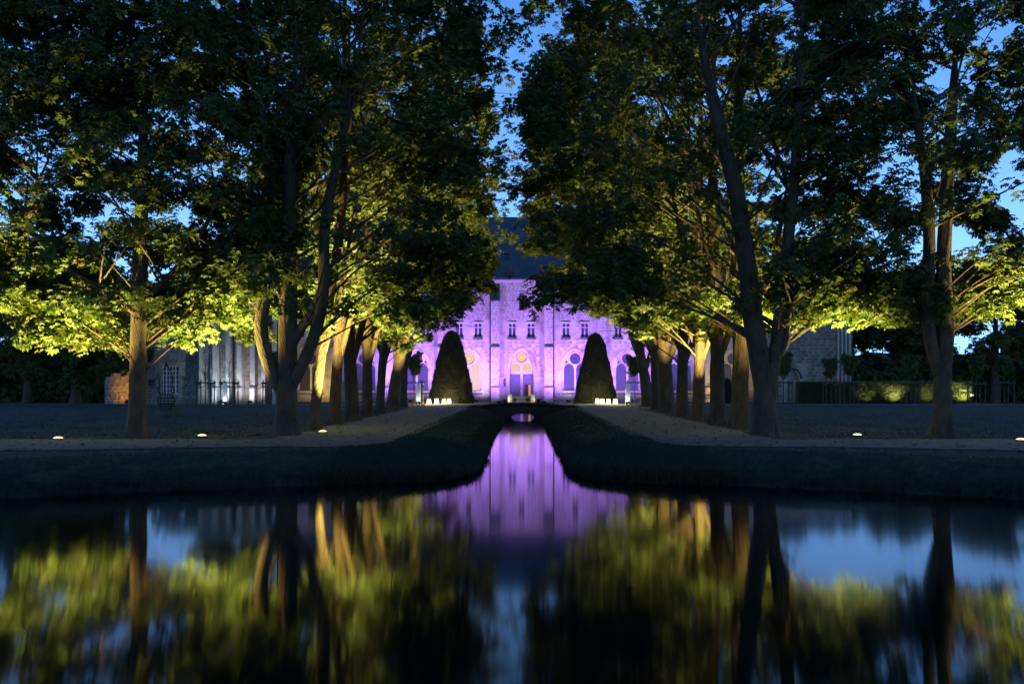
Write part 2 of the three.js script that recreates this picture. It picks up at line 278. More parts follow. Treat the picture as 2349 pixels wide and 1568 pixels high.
  bays.forEach((c) => {
    const w = big(c), door = c === -0.12, lit = door || c === -6.2;
    const tr = pointed(new THREE.Shape(), c, w.a - 0.004, w.bottom + 0.004, w.spring, w.apex - 0.01), add = (p) => tr.holes.push(p);
    const ry = door ? 4.86 : 4.72, rr = door ? 0.56 : 0.62;
    const circle = new THREE.Path(); circle.absarc(c, ry, rr, 0, Math.PI * 2, false); add(circle);
    const lan = door ? [0.62, 0.53, 3.22, 3.5, 4.24] : [0.7, 0.59, 1.08, 3.45, 4.15];
    for (const s of [-1, 1]) {
      add(pointed(new THREE.Path(), c + s * lan[0], lan[1], lan[2], lan[3], lan[4]));
      if (door) add(rect(new THREE.Path(), c + s * 0.715 - 0.57, c + s * 0.715 + 0.57, FY + 0.04, 2.93));
      const q = door ? [[0.72, 4.42], [1.1, 4.1], [0.93, 4.62]] : [[0.8, 4.3], [1.22, 4.0], [1.02, 4.52]];
      const tri = new THREE.Path(); tri.moveTo(c + s * q[0][0], q[0][1]); tri.lineTo(c + s * q[1][0], q[1][1]); tri.lineTo(c + s * q[2][0], q[2][1]); tri.closePath(); add(tri);
    }
    const win = put(door ? 'door_tracery' : 'gothic_window', solid(tr, 0.26, -0.66), M.stoneTrim);
    const near = Math.abs(c) < 14;
    for (const s of [-1, 1]) lancet(c + s * lan[0], lan[1], lan[2], lan[3], lan[4], lit, win, -0.56, door ? [0.13, 0.2] : near ? [0.14, 0.21] : [0.2, 0.3]);
    const rose = new THREE.CircleGeometry(rr + 0.03, 28); rose.translate(c, ry, -0.56); put(lit ? 'lit_window_pane' : 'window_pane', rose, lit ? M.litGlass : M.glass, win);
    const spokes = []; for (const R of [rr * 0.48, rr - 0.03]) { const t = new THREE.TorusGeometry(R, 0.022, 5, 28); t.translate(c, ry, -0.52); spokes.push(t); }
    for (let k = 0; k < 8; k++) { const a = k * Math.PI / 4 + 0.39; spokes.push(bar(V(c + Math.cos(a) * rr * 0.48, ry + Math.sin(a) * rr * 0.48, -0.52), V(c + Math.cos(a) * rr, ry + Math.sin(a) * rr, -0.52), 0.014, 4)); }
    put('rosette_bars', merge(spokes), M.lead, win);
    const tg = new THREE.ShapeGeometry(pointed(new THREE.Shape(), c, w.a - 0.1, 4.0, 4.01, w.apex - 0.12)); tg.translate(0, 0, -0.6); put(lit ? 'lit_window_pane' : 'window_pane', tg, lit ? M.litGlass : M.glass, win);
    put('arch_moulding', archRing(c, w, 0.0, 0.1, 0.075), M.stoneTrim, win); put('arch_moulding', archRing(c, w, 0.1, 0.24, 0.045 + 0.09), M.stoneTrim, win);
    for (const s of [-1, 1]) { const m = new THREE.TorusGeometry(rr + 0.06, 0.05, 6, 28); if (s > 0) { m.translate(c, ry, -0.4); put('rosette_moulding', m, M.stoneTrim, win); } else m.dispose(); }
    if (!door) { // sloped sill
      const sl = new THREE.Shape([[-0.42, 1.02], [0.16, 0.66], [0.16, 0.58], [-0.42, 0.58]].map(([z, y]) => new THREE.Vector2(z, y))), sg = new THREE.ExtrudeGeometry(sl, { depth: 3.2, bevelEnabled: false }); sg.rotateY(-Math.PI / 2); sg.translate(c + 1.6, 0, 0); put('sill', sg, M.coping, win);
    }
    if (!near) return;
    for (const s of [-1.08, 1.08]) { // cross-mullioned windows of the middle storey
      const x = c + s, fr = rect(new THREE.Shape(), x - 0.437, x + 0.437, 7.143, 8.737);
      for (const k of [-1, 1]) { fr.holes.push(rect(new THREE.Path(), x + k * 0.215 - 0.165, x + k * 0.215 + 0.165, 7.18, 8.24)); fr.holes.push(rect(new THREE.Path(), x + k * 0.215 - 0.165, x + k * 0.215 + 0.165, 8.33, 8.7)); }
      const f = put('cross_window', solid(fr, 0.16, -0.22), M.stoneTrim);
      for (const k of [-1, 1]) for (const [y0, y1] of [[7.18, 8.24], [8.33, 8.7]]) {
        const g = new THREE.PlaneGeometry(0.35, y1 - y0 + 0.02); g.translate(x + k * 0.215, (y0 + y1) / 2, -0.15); put('window_pane', g, M.glass, f);
        const ls = []; for (let d = -0.33; d < y1 - y0 + 0.02; d += 0.11) for (const m of [-1, 1]) { // diamond leads clipped to the light
          let A = V(-0.165, d, 0), B = V(0.165, d + 0.33, 0); const cut = (P, Q) => { if (P.y < 0) P.lerp(Q, -P.y / (Q.y - P.y)); if (Q.y > y1 - y0) Q.lerp(P, (Q.y - (y1 - y0)) / (Q.y - P.y)); }; cut(A, B); if (B.y - A.y < 0.03) continue;
          ls.push(bar(V(x + k * 0.215 + m * A.x, y0 + A.y, -0.135), V(x + k * 0.215 + m * B.x, y0 + B.y, -0.135), 0.007, 4)); }
        put('window_leads', merge(ls), M.lead, f);
      }
      put('sill', merge([box(1.06, 0.2, 0.24, x, 6.98, 0.08), box(0.96, 0.06, 0.1, x, 7.11, -0.03)]), M.coping, f);
      put('lintel', box(1.06, 0.1, 0.14, x, 8.84, 0.05), M.stoneTrim, f);
    }
    { const fr = rect(new THREE.Shape(), c - 0.287, c + 0.287, 10.383, 12.197); for (let k = 0; k < 4; k++) for (const s of [-1, 1]) fr.holes.push(rect(new THREE.Path(), c + s * 0.13 - 0.11, c + s * 0.13 + 0.11, 10.43 + k * 0.44, 10.83 + k * 0.44));
      const f = put('upper_window', solid(fr, 0.05, -0.4), M.lead);
      for (let k = 0; k < 4; k++) for (const s of [-1, 1]) { const g = new THREE.PlaneGeometry(0.23, 0.41); g.translate(c + s * 0.13, 10.63 + k * 0.44, -0.38); put('window_pane', g, M.glass, f); }
      put('sill', box(0.78, 0.16, 0.2, c, 10.28, 0.06), M.coping, f); put('lintel', box(0.76, 0.09, 0.12, c, 12.26, 0.04), M.stoneTrim, f);
      if (c === -0.12 || c === 6.05) { const l = new THREE.SphereGeometry(0.07, 8, 6); l.translate(c, 11.62, -0.36); put('lamp_bulb', l, std(lin(0.8, 0.5, 0.2), { emissive: lin(1, 0.5, 0.12), emissiveIntensity: 1.6 }), f); } }
  });
  // ---- double door
  for (const s of [-1, 1]) {
    const x = -0.12 + s * 0.715, openLeaf = s > 0;
    const leaf = rect(new THREE.Shape(), x - 0.565, x + 0.565, FY + 0.05, 2.925);
    if (openLeaf) leaf.holes.push(rect(new THREE.Path(), x - 0.36, x + 0.38, FY + 0.08, 1.76));
    const d = put('door_leaf', solid(leaf, 0.07, -0.6), M.door);
    const panels = openLeaf ? [[-0.4, 0.4, 2.0, 2.8]] : [[-0.42, 0.42, 2.0, 2.8], [-0.42, -0.04, 0.2, 1.75], [0.04, 0.42, 0.2, 1.75]];
    for (const [a, b, y0, y1] of panels) { const p = rect(new THREE.Shape(), x + a, x + b, y0, y1); p.holes.push(rect(new THREE.Path(), x + a + 0.06, x + b - 0.06, y0 + 0.06, y1 - 0.06)); put('door_panel', solid(p, 0.03, -0.53), M.door, d); }
    put('door_rail', box(1.1, 0.1, 0.05, x, 1.88, -0.51), M.door, d);
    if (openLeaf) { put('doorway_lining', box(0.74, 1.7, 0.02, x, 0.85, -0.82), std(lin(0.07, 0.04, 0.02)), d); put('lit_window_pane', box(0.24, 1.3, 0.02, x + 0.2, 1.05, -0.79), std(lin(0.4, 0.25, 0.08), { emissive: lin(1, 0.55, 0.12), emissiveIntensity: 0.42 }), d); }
    else put('door_handle', new THREE.SphereGeometry(0.05, 8, 6).translate(x + 0.46, 0.95, -0.49), M.iron, d);
  }
}
{ // wrought iron wall lantern left of the door
  const L = thing('wall_lantern', 'tall wrought iron lantern fixed on the wall left of the door', 'lantern', [-2.08, 1.45, -99.85]);
  const cage = []; for (let k = 0; k < 6; k++) { const a = k * Math.PI / 3; cage.push(bar(V(Math.cos(a) * 0.1, 0.12, Math.sin(a) * 0.1), V(Math.cos(a) * 0.12, 0.7, Math.sin(a) * 0.12), 0.014, 5)); }
  for (const [y, r] of [[0.12, 0.1], [0.4, 0.115], [0.7, 0.12]]) { const t = new THREE.TorusGeometry(r, 0.014, 5, 14); t.rotateX(Math.PI / 2); t.translate(0, y, 0); cage.push(t); }
  mesh('cage', merge(cage), M.iron, L); mesh('roof', new THREE.ConeGeometry(0.14, 0.22, 8).translate(0, 0.82, 0), M.iron, L); mesh('finial', new THREE.SphereGeometry(0.03, 8, 6).translate(0, 0.95, 0), M.iron, L);
  mesh('bracket', merge([bar(V(0, 0.4, -0.17), V(0, 0.4, -0.1), 0.02), bar(V(0, 0, -0.1), V(0, 0.12, 0), 0.018), box(0.08, 0.5, 0.02, 0, 0.3, -0.15)]), M.iron, L);
}
{ // pierced stone balustrade before the door
  const B = thing('stone_balustrade', 'low pierced stone balustrade with quatrefoils on the bridge before the door', 'balustrade', [-0.1, 0.33, -66.1]); B.scale.setScalar(0.68);
  for (const s of [-1, 1]) { const p = mesh('post', merge([box(0.46, 0.95, 0.46, s * 1.26, 0.475, 0), box(0.54, 0.09, 0.54, s * 1.26, 0.995, 0), box(0.54, 0.14, 0.54, s * 1.26, 0.07, 0)]), M.stoneTrim, B); p.name = 'post'; }
  for (let k = 0; k < 3; k++) {
    const cx = (k - 1) * 0.66, s = rect(new THREE.Shape(), cx - 0.3, cx + 0.3, 0.12, 0.68), q = new THREE.Path(), r = 0.115, o = 0.1;
    q.absarc(cx + o, 0.4, r, -Math.PI * 0.42, Math.PI * 0.42); q.absarc(cx, 0.4 + o, r, Math.PI * 0.08, Math.PI * 0.92); q.absarc(cx - o, 0.4, r, Math.PI * 0.58, Math.PI * 1.42); q.absarc(cx, 0.4 - o, r, Math.PI * 1.08, Math.PI * 1.92); q.closePath(); s.holes.push(q);
    mesh('pierced_panel', solid(s, 0.14, -0.07), M.stoneTrim, B);
  }
  for (const x of [-0.99, -0.33, 0.33, 0.99]) mesh('baluster', box(0.06, 0.56, 0.18, x, 0.4, 0), M.stoneTrim, B);
  mesh('rail', box(2.1, 0.11, 0.24, 0, 0.735, 0), M.stoneTrim, B); mesh('base', box(2.1, 0.13, 0.26, 0, 0.055, 0), M.stoneTrim, B);
}

// ---------------------------------------------------------------- lamps
function floodlight(label, group, x, y, z, target, color, intensity, angle, penumbra = 0.7) { // small box flood on the ground
  const L = thing('floodlight', label, 'floodlight', [x, y, z], group);
  const dir = V(...target).sub(V(x, y + 0.2, z)).normalize(), q = new THREE.Quaternion().setFromUnitVectors(V(0, 0, 1), dir);
  const head = mesh('housing', box(0.34, 0.24, 0.1), M.iron, L); head.position.set(0, 0.2, 0); head.quaternion.copy(q);
  const face = mesh('lamp_glass', box(0.3, 0.2, 0.012, 0, 0, 0.058), std(lin(0.5, 0.5, 0.5), { emissive: color, emissiveIntensity: 2 }), head); face.name = 'lamp_glass';
  mesh('bracket', merge([box(0.02, 0.22, 0.03, -0.19, 0.11, 0), box(0.02, 0.22, 0.03, 0.19, 0.11, 0), box(0.4, 0.02, 0.12, 0, 0.01, 0)]), M.iron, L);
  const s = new THREE.SpotLight(color, intensity, 0, angle, penumbra, 2); s.position.set(0, 0.2, 0).addScaledVector(dir, 0.12); s.castShadow = true; s.shadow.radius = 4;
  s.target.position.set(target[0] - x, target[1] - y, target[2] - z); L.add(s, s.target); return L;
}
const gy = (x, D) => groundY(x, D);
[-15.2, -12.2, -7.4, -5.0, -2.6, 2.4, 4.9, 7.3, 12.05, 15].forEach((x, i) => floodlight(['outermost purple floodlight at the left end of the facade', 'purple floodlight behind the left staked young tree', 'purple floodlight behind the left conical yew', 'purple floodlight just right of the left conical yew', 'purple floodlight left of the balustrade', 'purple floodlight right of the balustrade', 'purple floodlight just left of the right conical yew', 'purple floodlight behind the right conical yew', 'purple floodlight behind the right staked young tree', 'outermost purple floodlight at the right end of the facade'][i],
  'purple floodlights before the facade', x, gy(x, 94.6) + 0.02, -94.6, [x * 1.0, 7.5, -100], PURPLE, 720, 1.0, 0.8));
for (const [x, l] of [[-4.5, 'small warm uplight at the wall left of the left drainpipe'], [5.2, 'small warm uplight below the dark window right of the door'], [-1.35, 'small uplight beside the left balustrade post'], [1.2, 'small uplight beside the right balustrade post'], [-10.4, 'small warm uplight at the wall behind the left yew'], [10.4, 'small warm uplight at the wall behind the right yew']])
  floodlight(l, 'small warm uplights at the foot of the wall', x, Math.abs(x) < 2 ? 0.3 : gy(x, 98.7) + 0.02, Math.abs(x) < 2 ? -65.75 : -98.7, Math.abs(x) < 2 ? [x * 0.6, 0.8, -66.1] : [x, 3, -100], lin(1, 0.9, 0.62), Math.abs(x) < 2 ? 2.2 : 14, 1.1, 0.9);
for (const [x, l] of [[-22.5, 'warm floodlight at the left end bays behind the trees'], [22.4, 'warm floodlight at the right end bays behind the trees']]) floodlight(l, 'warm floodlights of the end bays', x, gy(x, 96) + 0.02, -96, [x, 4, -100], lin(1, 0.74, 0.26), 85, 1.15, 0.8);

function groundLamp(label, x, D, intensity, o = {}) { // round uplight sunk in the ground
  const y = gy(x, D) + 0.02, L = thing('ground_uplight', label, 'uplight', [x, y, -D], 'uplights sunk in the ground under the trees');
  mesh('rim', new THREE.LatheGeometry([[0.13, -0.03], [0.19, -0.03], [0.19, 0.015], [0.17, 0.03], [0.145, 0.03]].map(([a, b]) => new THREE.Vector2(a, b)), 24), M.iron, L);
  mesh('lamp_lens', new THREE.LatheGeometry([[0.001, 0.075], [0.07, 0.07], [0.12, 0.05], [0.15, 0.028]].map(([a, b]) => new THREE.Vector2(a, b)), 20), M.lamp, L);
  const s = new THREE.SpotLight(o.color ?? WARM, intensity, 0, o.angle ?? 0.8, 0.9, 2); s.position.set(0, 0.1, 0); s.castShadow = true; s.shadow.radius = 4;
  s.target.position.set(o.tx ?? 0, 5, o.tz ?? 0); L.add(s, s.target); return L;
}
const X = (px, D) => (px - 1199) / 2000 * D;
groundLamp('ground uplight left of the slim trunk, by the pond path', X(133, 28.2), 28.2, 1500, { tx: -0.9, tz: -2.0 });
groundLamp('ground uplight midway between the slim trunk and the forked trunk', X(463, 29.4), 29.4, 1500, { tx: 0.3, tz: -2.4 });
groundLamp('ground uplight at the foot of the second trunk of the left row', X(740, 32.2), 32.2, 1800, { tx: 1.1, tz: -0.7, angle: 0.5 });
groundLamp('ground uplight between the big right trunk and the lawn tree', X(1967, 30), 30, 1600, { tx: -0.8, tz: -2.2 });
groundLamp('ground uplight at the right edge of the picture', X(2343, 27.3), 27.3, 1600, { tx: 1.0, tz: -1.2, angle: 0.6 });
[[-8.4, 35.4, 'second'], [-9.05, 45.5, 'fourth'], [-9.2, 57, 'sixth']].forEach(([x, D, n]) => groundLamp(`ground uplight behind the ${n} trunk of the left row`, x, D, 2900, { tx: 1.1 }));
[[9.0, 33.0, 'between first and second trunk'], [9.4, 41.6, 'behind the third trunk'], [9.35, 51, 'behind the fifth trunk'], [9.6, 62.2, 'behind the seventh trunk']].forEach(([x, D, n], i) => groundLamp(`ground uplight ${n} of the right row`, x, D, [1800, 2900, 3200, 3200][i], { tx: i ? -1.1 : -0.4, tz: i ? 0 : 0.5, angle: i ? 0.8 : 0.6 }));

const lanternProto = new THREE.LatheGeometry([[0.001, 0.0], [0.2, 0.0], [0.215, 0.02], [0.165, 0.43], [0.15, 0.445], [0.13, 0.43], [0.001, 0.42]].map(([a, b]) => new THREE.Vector2(a, b)), 22);
[[984, 75.8], [1001.5, 76.6], [1018.4, 81], [1030, 83.4], [1370.4, 83], [1382, 79.6], [1395.7, 77.2], [1411.6, 74.8]].forEach(([px, D], i) => {
  const x = X(px, D), y = gy(x, D) + 0.03, right = i > 3, n = ['leftmost', 'second from left', 'third from left', 'rightmost'][i % 4];
  const L = thing('glowing_lantern', `${n} of four glowing white lanterns before the ${right ? 'right' : 'left'} yew`, 'lantern', [x, y, -D], 'glowing tapered lanterns on the gravel');
  const sh = mesh('lamp_shade', lanternProto, M.lantern, L); sh.position.y = 0.02;
  mesh('foot', cyl(0.19, 0.19, 0.02, 18), M.whitePaint, L);
  const p = new THREE.PointLight(lin(1, 0.74, 0.3), 26, 0, 2); p.position.set(0, 0.3, 0); p.castShadow = true; p.shadow.radius = 6; L.add(p);
});
// white information totems with a small spot at the foot
for (const [px, D, l] of [[959.6, 74.6, 'tall white totem panel in the left staked frame near the lanterns'], [1440.5, 74.4, 'tall white totem panel beside the rightmost lantern'], [516, 73.5, 'slim white totem panel by the staked saplings of the left wing']]) {
  const x = X(px, D), t = thing('white_totem', l, 'totem', [x, gy(x, D) + 0.02, -D], 'white totem panels');
  mesh('panel', box(0.36, 1.62, 0.1, 0, 1.04, 0), M.whitePaint, t); mesh('base', box(0.38, 0.23, 0.16, 0, 0.115, 0), M.iron, t);
  const f = mesh('lamp_head', cyl(0.05, 0.06, 0.08, 10, 0, 0, 0.45), M.iron, t); mesh('lamp_glass', cyl(0.045, 0.045, 0.012, 10, 0, 0.08, 0.45), M.whiteLamp, f);
  const s = new THREE.SpotLight(lin(0.92, 1, 0.9), 2.2, 0, 0.9, 0.6, 2); s.position.set(0, 0.12, 0.45); s.target.position.set(0, 1.2, 0); s.castShadow = true; t.add(s, s.target);
}

// ---------------------------------------------------------------- footbridge over the canal
{
  const B = thing('footbridge', 'low dark turf covered bridge with an arched culvert over the canal', 'bridge', [0, -0.75, -61.7]);
  const top = (x) => 0.34 - 0.02 * x * x + 0.02 * nz(x * 2, 1);
  const pts = [[-3.2, -1.6], [3.2, -1.6]]; for (let i = 0; i <= 24; i++) { const x = lerp(3.2, -3.2, i / 24); pts.push([x, top(x) - 0.05]); }
  const s = new THREE.Shape(pts.map(([x, y]) => new THREE.Vector2(x, y + 0.75))), h = new THREE.Path(); h.moveTo(-0.86, -0.9 + 0.05); h.lineTo(0.86, -0.9 + 0.05); h.lineTo(0.86, 0.05);
  h.bezierCurveTo(0.8, 0.4, 0.55, 0.43, 0.1, 0.43); h.bezierCurveTo(-0.55, 0.43, -0.82, 0.36, -0.86, 0.02); h.closePath(); s.holes.push(h);
  const g = new THREE.ExtrudeGeometry(s, { depth: 5, bevelEnabled: false, curveSegments: 10 }); g.translate(0, 0, -5); mesh('arch_wall', g, M.mossStone, B);
  const xs = steps([-3.2, 3.2, 0.2]), p = [], idx = [], u = []; const zs = steps([-5.1, 0.08, 0.3]);
  for (const z of zs) for (const x of xs) { p.push(x, top(x) + 0.75 + 0.02 * nz(x * 3, z * 3), z); u.push(x, z); }
  for (let j = 0; j + 1 < zs.length; j++) for (let i = 0; i + 1 < xs.length; i++) { const a = j * xs.length + i; idx.push(a, a + xs.length, a + 1, a + 1, a + xs.length, a + xs.length + 1); }
  const tg = new THREE.BufferGeometry(); tg.setAttribute('position', new THREE.Float32BufferAttribute(p, 3)); tg.setAttribute('uv', new THREE.Float32BufferAttribute(u, 2)); tg.setIndex(idx); tg.computeVertexNormals(); mesh('turf', tg, M.lawn, B);
}

// ---------------------------------------------------------------- foliage building blocks
function leafletInto(P, o, dir, side, up, len, wid, droop) { // folded leaflet of four triangles, widest beyond its middle
  const m = o.clone().addScaledVector(dir, len * 0.6).addScaledVector(up, -droop * len * 0.25), t = o.clone().addScaledVector(dir, len).addScaledVector(up, -droop * len * 0.75);
  const l = m.clone().addScaledVector(side, wid).addScaledVector(up, wid * 0.25), r = m.clone().addScaledVector(side, -wid).addScaledVector(up, wid * 0.25);
  for (const q of [o, l, m, l, t, m, o, m, r, m, t, r]) P.push(q.x, q.y, q.z);
}
function sprayGeometry(seed, leaves) { // a twig end carrying palmate leaves
  const r = rng(seed), P = [];
  for (let k = 0; k < leaves; k++) {
    const a = k * 2.4 + r() * 0.8, along = lerp(-0.1, 0.42, r()), rad = 0.1 + r() * 0.2;
    const c = V(Math.cos(a) * rad, along, Math.sin(a) * rad), out = V(Math.cos(a), 0.0, Math.sin(a));
    const up = V(out.x * 0.35 + (r() - 0.5) * 0.5, 1, out.z * 0.35 + (r() - 0.5) * 0.5).normalize(), e1 = out.clone().addScaledVector(up, -out.dot(up)).normalize(), e2 = V(0, 0, 0).crossVectors(up, e1), s = 0.8 + r() * 0.5;
    const n = 5 + (r() < 0.5 ? 1 : 0) ;
    for (let j = 0; j < n; j++) { const t = lerp(-2.0, 2.0, j / (n - 1)), d = e1.clone().multiplyScalar(Math.cos(t)).addScaledVector(e2, Math.sin(t)), sd = V(0, 0, 0).crossVectors(up, d); leafletInto(P, c, d, sd, up, s * (0.2 - 0.035 * Math.abs(t)), s * 0.047, 0.35 + r() * 0.4); }
  }
  const g = new THREE.BufferGeometry(); g.setAttribute('position', new THREE.Float32BufferAttribute(P, 3)); g.computeVertexNormals(); return g;
}
const SPRAYS = [1, 2, 3].map((s) => sprayGeometry(s * 31, 8));
function tuftGeometry(seed, n, len, wid, spread) { const r = rng(seed), P = []; for (let k = 0; k < n; k++) { const a = r() * 6.283, t = spread * (0.3 + r()), d = V(Math.cos(a) * t, 1, Math.sin(a) * t).normalize(), up = V(-Math.sin(a), 0.1, Math.cos(a)).normalize(), s = V(0, 0, 0).crossVectors(up, d); leafletInto(P, V((r() - 0.5) * len * 0.5, 0, (r() - 0.5) * len * 0.5), d, s, up, len * (0.6 + 0.6 * r()), wid, 0.2); }
  const g = new THREE.BufferGeometry(); g.setAttribute('position', new THREE.Float32BufferAttribute(P, 3)); g.computeVertexNormals(); return g; }
function instances(name, geo, mat, list, parent, kind = 'stuff') { // list of [matrix, colour]
  const o = new THREE.InstancedMesh(geo, mat, list.length); o.name = parent === scene ? numbered(name) : name; list.forEach(([m, c], i) => { o.setMatrixAt(i, m); if (c) o.setColorAt(i, c); });
  o.castShadow = o.receiveShadow = true; o.userData.kind = kind; parent.add(o); return o;
}
const gauss = (r) => (r() + r() + r() + r() - 2) * 1.2;

function limbGeometry(points, radii, radial, segs, seed, rough = 0.05, flare = 0) {
  const curve = new THREE.CatmullRomCurve3(points.map((p) => p.clone ? p.clone() : V(...p)), false, 'centripetal'), frames = curve.computeFrenetFrames(segs, false), P = [], U = [], idx = [];
  const len = curve.getLength();
  for (let j = 0; j <= segs; j++) {
    const t = j / segs, c = curve.getPointAt(t), k = t * (radii.length - 1), i0 = Math.min(radii.length - 2, Math.floor(k)), R = lerp(radii[i0], radii[i0 + 1], k - i0);
    for (let i = 0; i <= radial; i++) {
      const a = (i % radial) / radial * Math.PI * 2, f = flare ? flare * Math.exp(-t * len / 0.42) : 0;
      const lobes = f * (0.55 + 0.45 * Math.sin(a * 5 + seed) + 0.25 * Math.sin(a * 3 + seed * 2)), ridge = rough * (nz(Math.cos(a) * 2.6 + seed, t * len * 0.9, Math.sin(a) * 2.6) * 1.2 + 1.1 * (Math.abs(nz(Math.cos(a) * 8 + seed, t * len * 0.7, Math.sin(a) * 8)) - 0.25)) * 1.6;
      const rr = R * (1 + lobes + ridge), d = frames.normals[j].clone().multiplyScalar(Math.cos(a)).addScaledVector(frames.binormals[j], Math.sin(a));
      P.push(c.x + d.x * rr, c.y + d.y * rr, c.z + d.z * rr); U.push(i / radial * Math.max(0.4, Math.round(2 * Math.PI * radii[0] / 0.6) * 0.6), t * len);
    }
  }
  for (let j = 0; j < segs; j++) for (let i = 0; i < radial; i++) { const a = j * (radial + 1) + i; idx.push(a, a + 1, a + radial + 2, a, a + radial + 2, a + radial + 1); }
  const g = new THREE.BufferGeometry(); g.setAttribute('position', new THREE.Float32BufferAttribute(P, 3)); g.setAttribute('uv', new THREE.Float32BufferAttribute(U, 2)); g.setIndex(idx); g.computeVertexNormals();
  { // close the seam of the normals
    const N = g.attributes.normal; for (let j = 0; j <= segs; j++) { const a = j * (radial + 1), b = a + radial, n = V(N.getX(a) + N.getX(b), N.getY(a) + N.getY(b), N.getZ(a) + N.getZ(b)).normalize(); N.setXYZ(a, n.x, n.y, n.z); N.setXYZ(b, n.x, n.y, n.z); } }
  return g;
}
// a tree: stems given as [points, radii]; branches grow from the stems to points spread through the crown, leaf sprays sit along them
function tree(o) {
  const r = rng(o.seed), t = thing(o.name ?? 'chestnut_tree', o.label, 'tree', [o.x, groundY(o.x, o.D) - 0.05, -o.D], o.group ?? 'chestnut trees of the alley');
  const stems = o.stems.map(([p, R]) => [p.map((q) => V(...q)), R]);
  const trunk = mesh('trunk', limbGeometry(stems[0][0], stems[0][1], o.radial ?? 44, o.segs ?? 70, o.seed, 0.06, o.flare ?? 0.55), M.bark, t);
  const curves = stems.map(([p]) => new THREE.CatmullRomCurve3(p, false, 'centripetal')), tubes = stems.map(([p, R], i) => (i ? [limbGeometry(p, R, 18, 30, o.seed + i, 0.055)] : []));
  const c = o.crown, lists = SPRAYS.map(() => []), q = new THREE.Quaternion(), e = new THREE.Euler(), sc = o.scale ?? 0.66;
  const per = o.sprays / o.branches * (o.scale ? 1 : 2.1);
  for (let b = 0; b < o.branches + (o.skirt ?? 0); b++) {
    // aim: a point of the crown's ellipsoid, mostly in its outer half
    let u = V(gauss(r), gauss(r), gauss(r)).normalize().multiplyScalar(Math.pow(r(), o.hollow ?? 0.2) * 0.97);
    const aim = V(c[0] + u.x * c[3], c[1] + u.y * c[4], c[2] + u.z * c[5]); if (aim.y < o.low) aim.y = o.low + r() * 2.5;
    if (b >= o.branches) { const a = Math.PI * (0.95 + 1.1 * r()), k = 0.4 + 0.5 * r(); aim.set(c[0] + Math.cos(a) * c[3] * k, o.low + 0.2 + 2.6 * r(), c[2] + Math.sin(a) * c[5] * k); }   // low outer boughs
    let best = 0, bt = 0.5, bd = 1e9;
    curves.forEach((cv, i) => { for (let k = 0; k < 9; k++) { const tk = 0.2 + 0.8 * r(), s = cv.getPoint(tk), h = Math.hypot(s.x - aim.x, s.z - aim.z), want = aim.y - h * 0.45; const d = Math.abs(s.y - want) + h * 0.4 + (s.y < o.low - 1.2 ? 9 : 0) + r() * 1.5; if (d < bd) { bd = d; best = i; bt = tk; } } });
    const s = curves[best].getPoint(bt), L = s.distanceTo(aim), mid = s.clone().lerp(aim, 0.5).add(V(gauss(r) * 0.06 * L, 0.12 * L, gauss(r) * 0.06 * L)), q3 = s.clone().lerp(aim, 0.8).add(V(gauss(r) * 0.04 * L, 0.09 * L, gauss(r) * 0.04 * L));
    const bc = new THREE.CatmullRomCurve3([s, mid, q3, aim], false, 'centripetal'), r0 = 0.01 + 0.0075 * L;
    if (r() < (o.thin ? 0.36 : 0.5)) tubes[best].push(limbGeometry([s, mid, q3, aim], [r0, r0 * 0.6, r0 * 0.3, 0.006], 5, 7, b, 0));
    const m = Math.round(per * (0.6 + 0.8 * r()));
    for (let k = 0; k < m; k++) {
      const tt = 0.38 + 0.64 * Math.pow(r(), 0.75), p = bc.getPoint(Math.min(1, tt)), sp = (0.5 + 0.35 * tt) * (o.spread ?? 1);
      p.x += gauss(r) * sp * 0.6; p.z += gauss(r) * sp * 0.6; p.y += gauss(r) * sp * 0.3 - 0.12;
      if (o.open && ((p.x - c[0]) / c[3]) ** 2 + ((p.y - c[1]) / c[4]) ** 2 < 0.5 && r() < o.open) continue;   // the alley's crowns are bare inside, leafy outside
      if (p.y < o.low - 0.9 || (o.thin && p.z > 0.8 && r() < o.thin)) continue;
      if (o.clear && o.clear * p.x > 0.8 && p.y < 9 && p.z > -2 && r() < 0.62) continue;
      if ((o.row || o.clear) && o.x + p.x > -1.5 && o.x + p.x < 0.05 && r() < 0.78) continue;   // the two rows do not quite meet over the canal
      if (o.row) { const wx = Math.abs(o.x + p.x); if (wx < 6.8 && p.y < 4.6 + (6.8 - wx) * 0.3 + (o.D > 50 ? 1.2 : 0)) continue; }
      if (p.y < o.low + 4.5 && Math.hypot(p.x, p.z) < 3.9 && r() < 0.68) continue;   // the crown is open underneath, round the trunk
      const z = (0.75 + 0.6 * r()) * sc; e.set((r() - 0.5) * 0.9, r() * 6.283, (r() - 0.5) * 0.9); q.setFromEuler(e);
      const v = 0.72 + 0.5 * r(), yl = r() < 0.06 ? 1.5 : 1 + (r() - 0.5) * 0.25;
      lists[k % 3].push([new THREE.Matrix4().compose(p, q, V(z, z, z)), lin(v * yl, v, v * (0.8 + 0.4 * r()))]);
    }
  }
  tubes.forEach((list, i) => { if (!list.length) return; if (i) mesh('limb', merge(list), M.bark, t); else mesh('bough', merge(list), M.bark, t); });
  lists.forEach((l, i) => l.length && instances('crown', SPRAYS[i], M.leaf, l, t));
  return t;
}
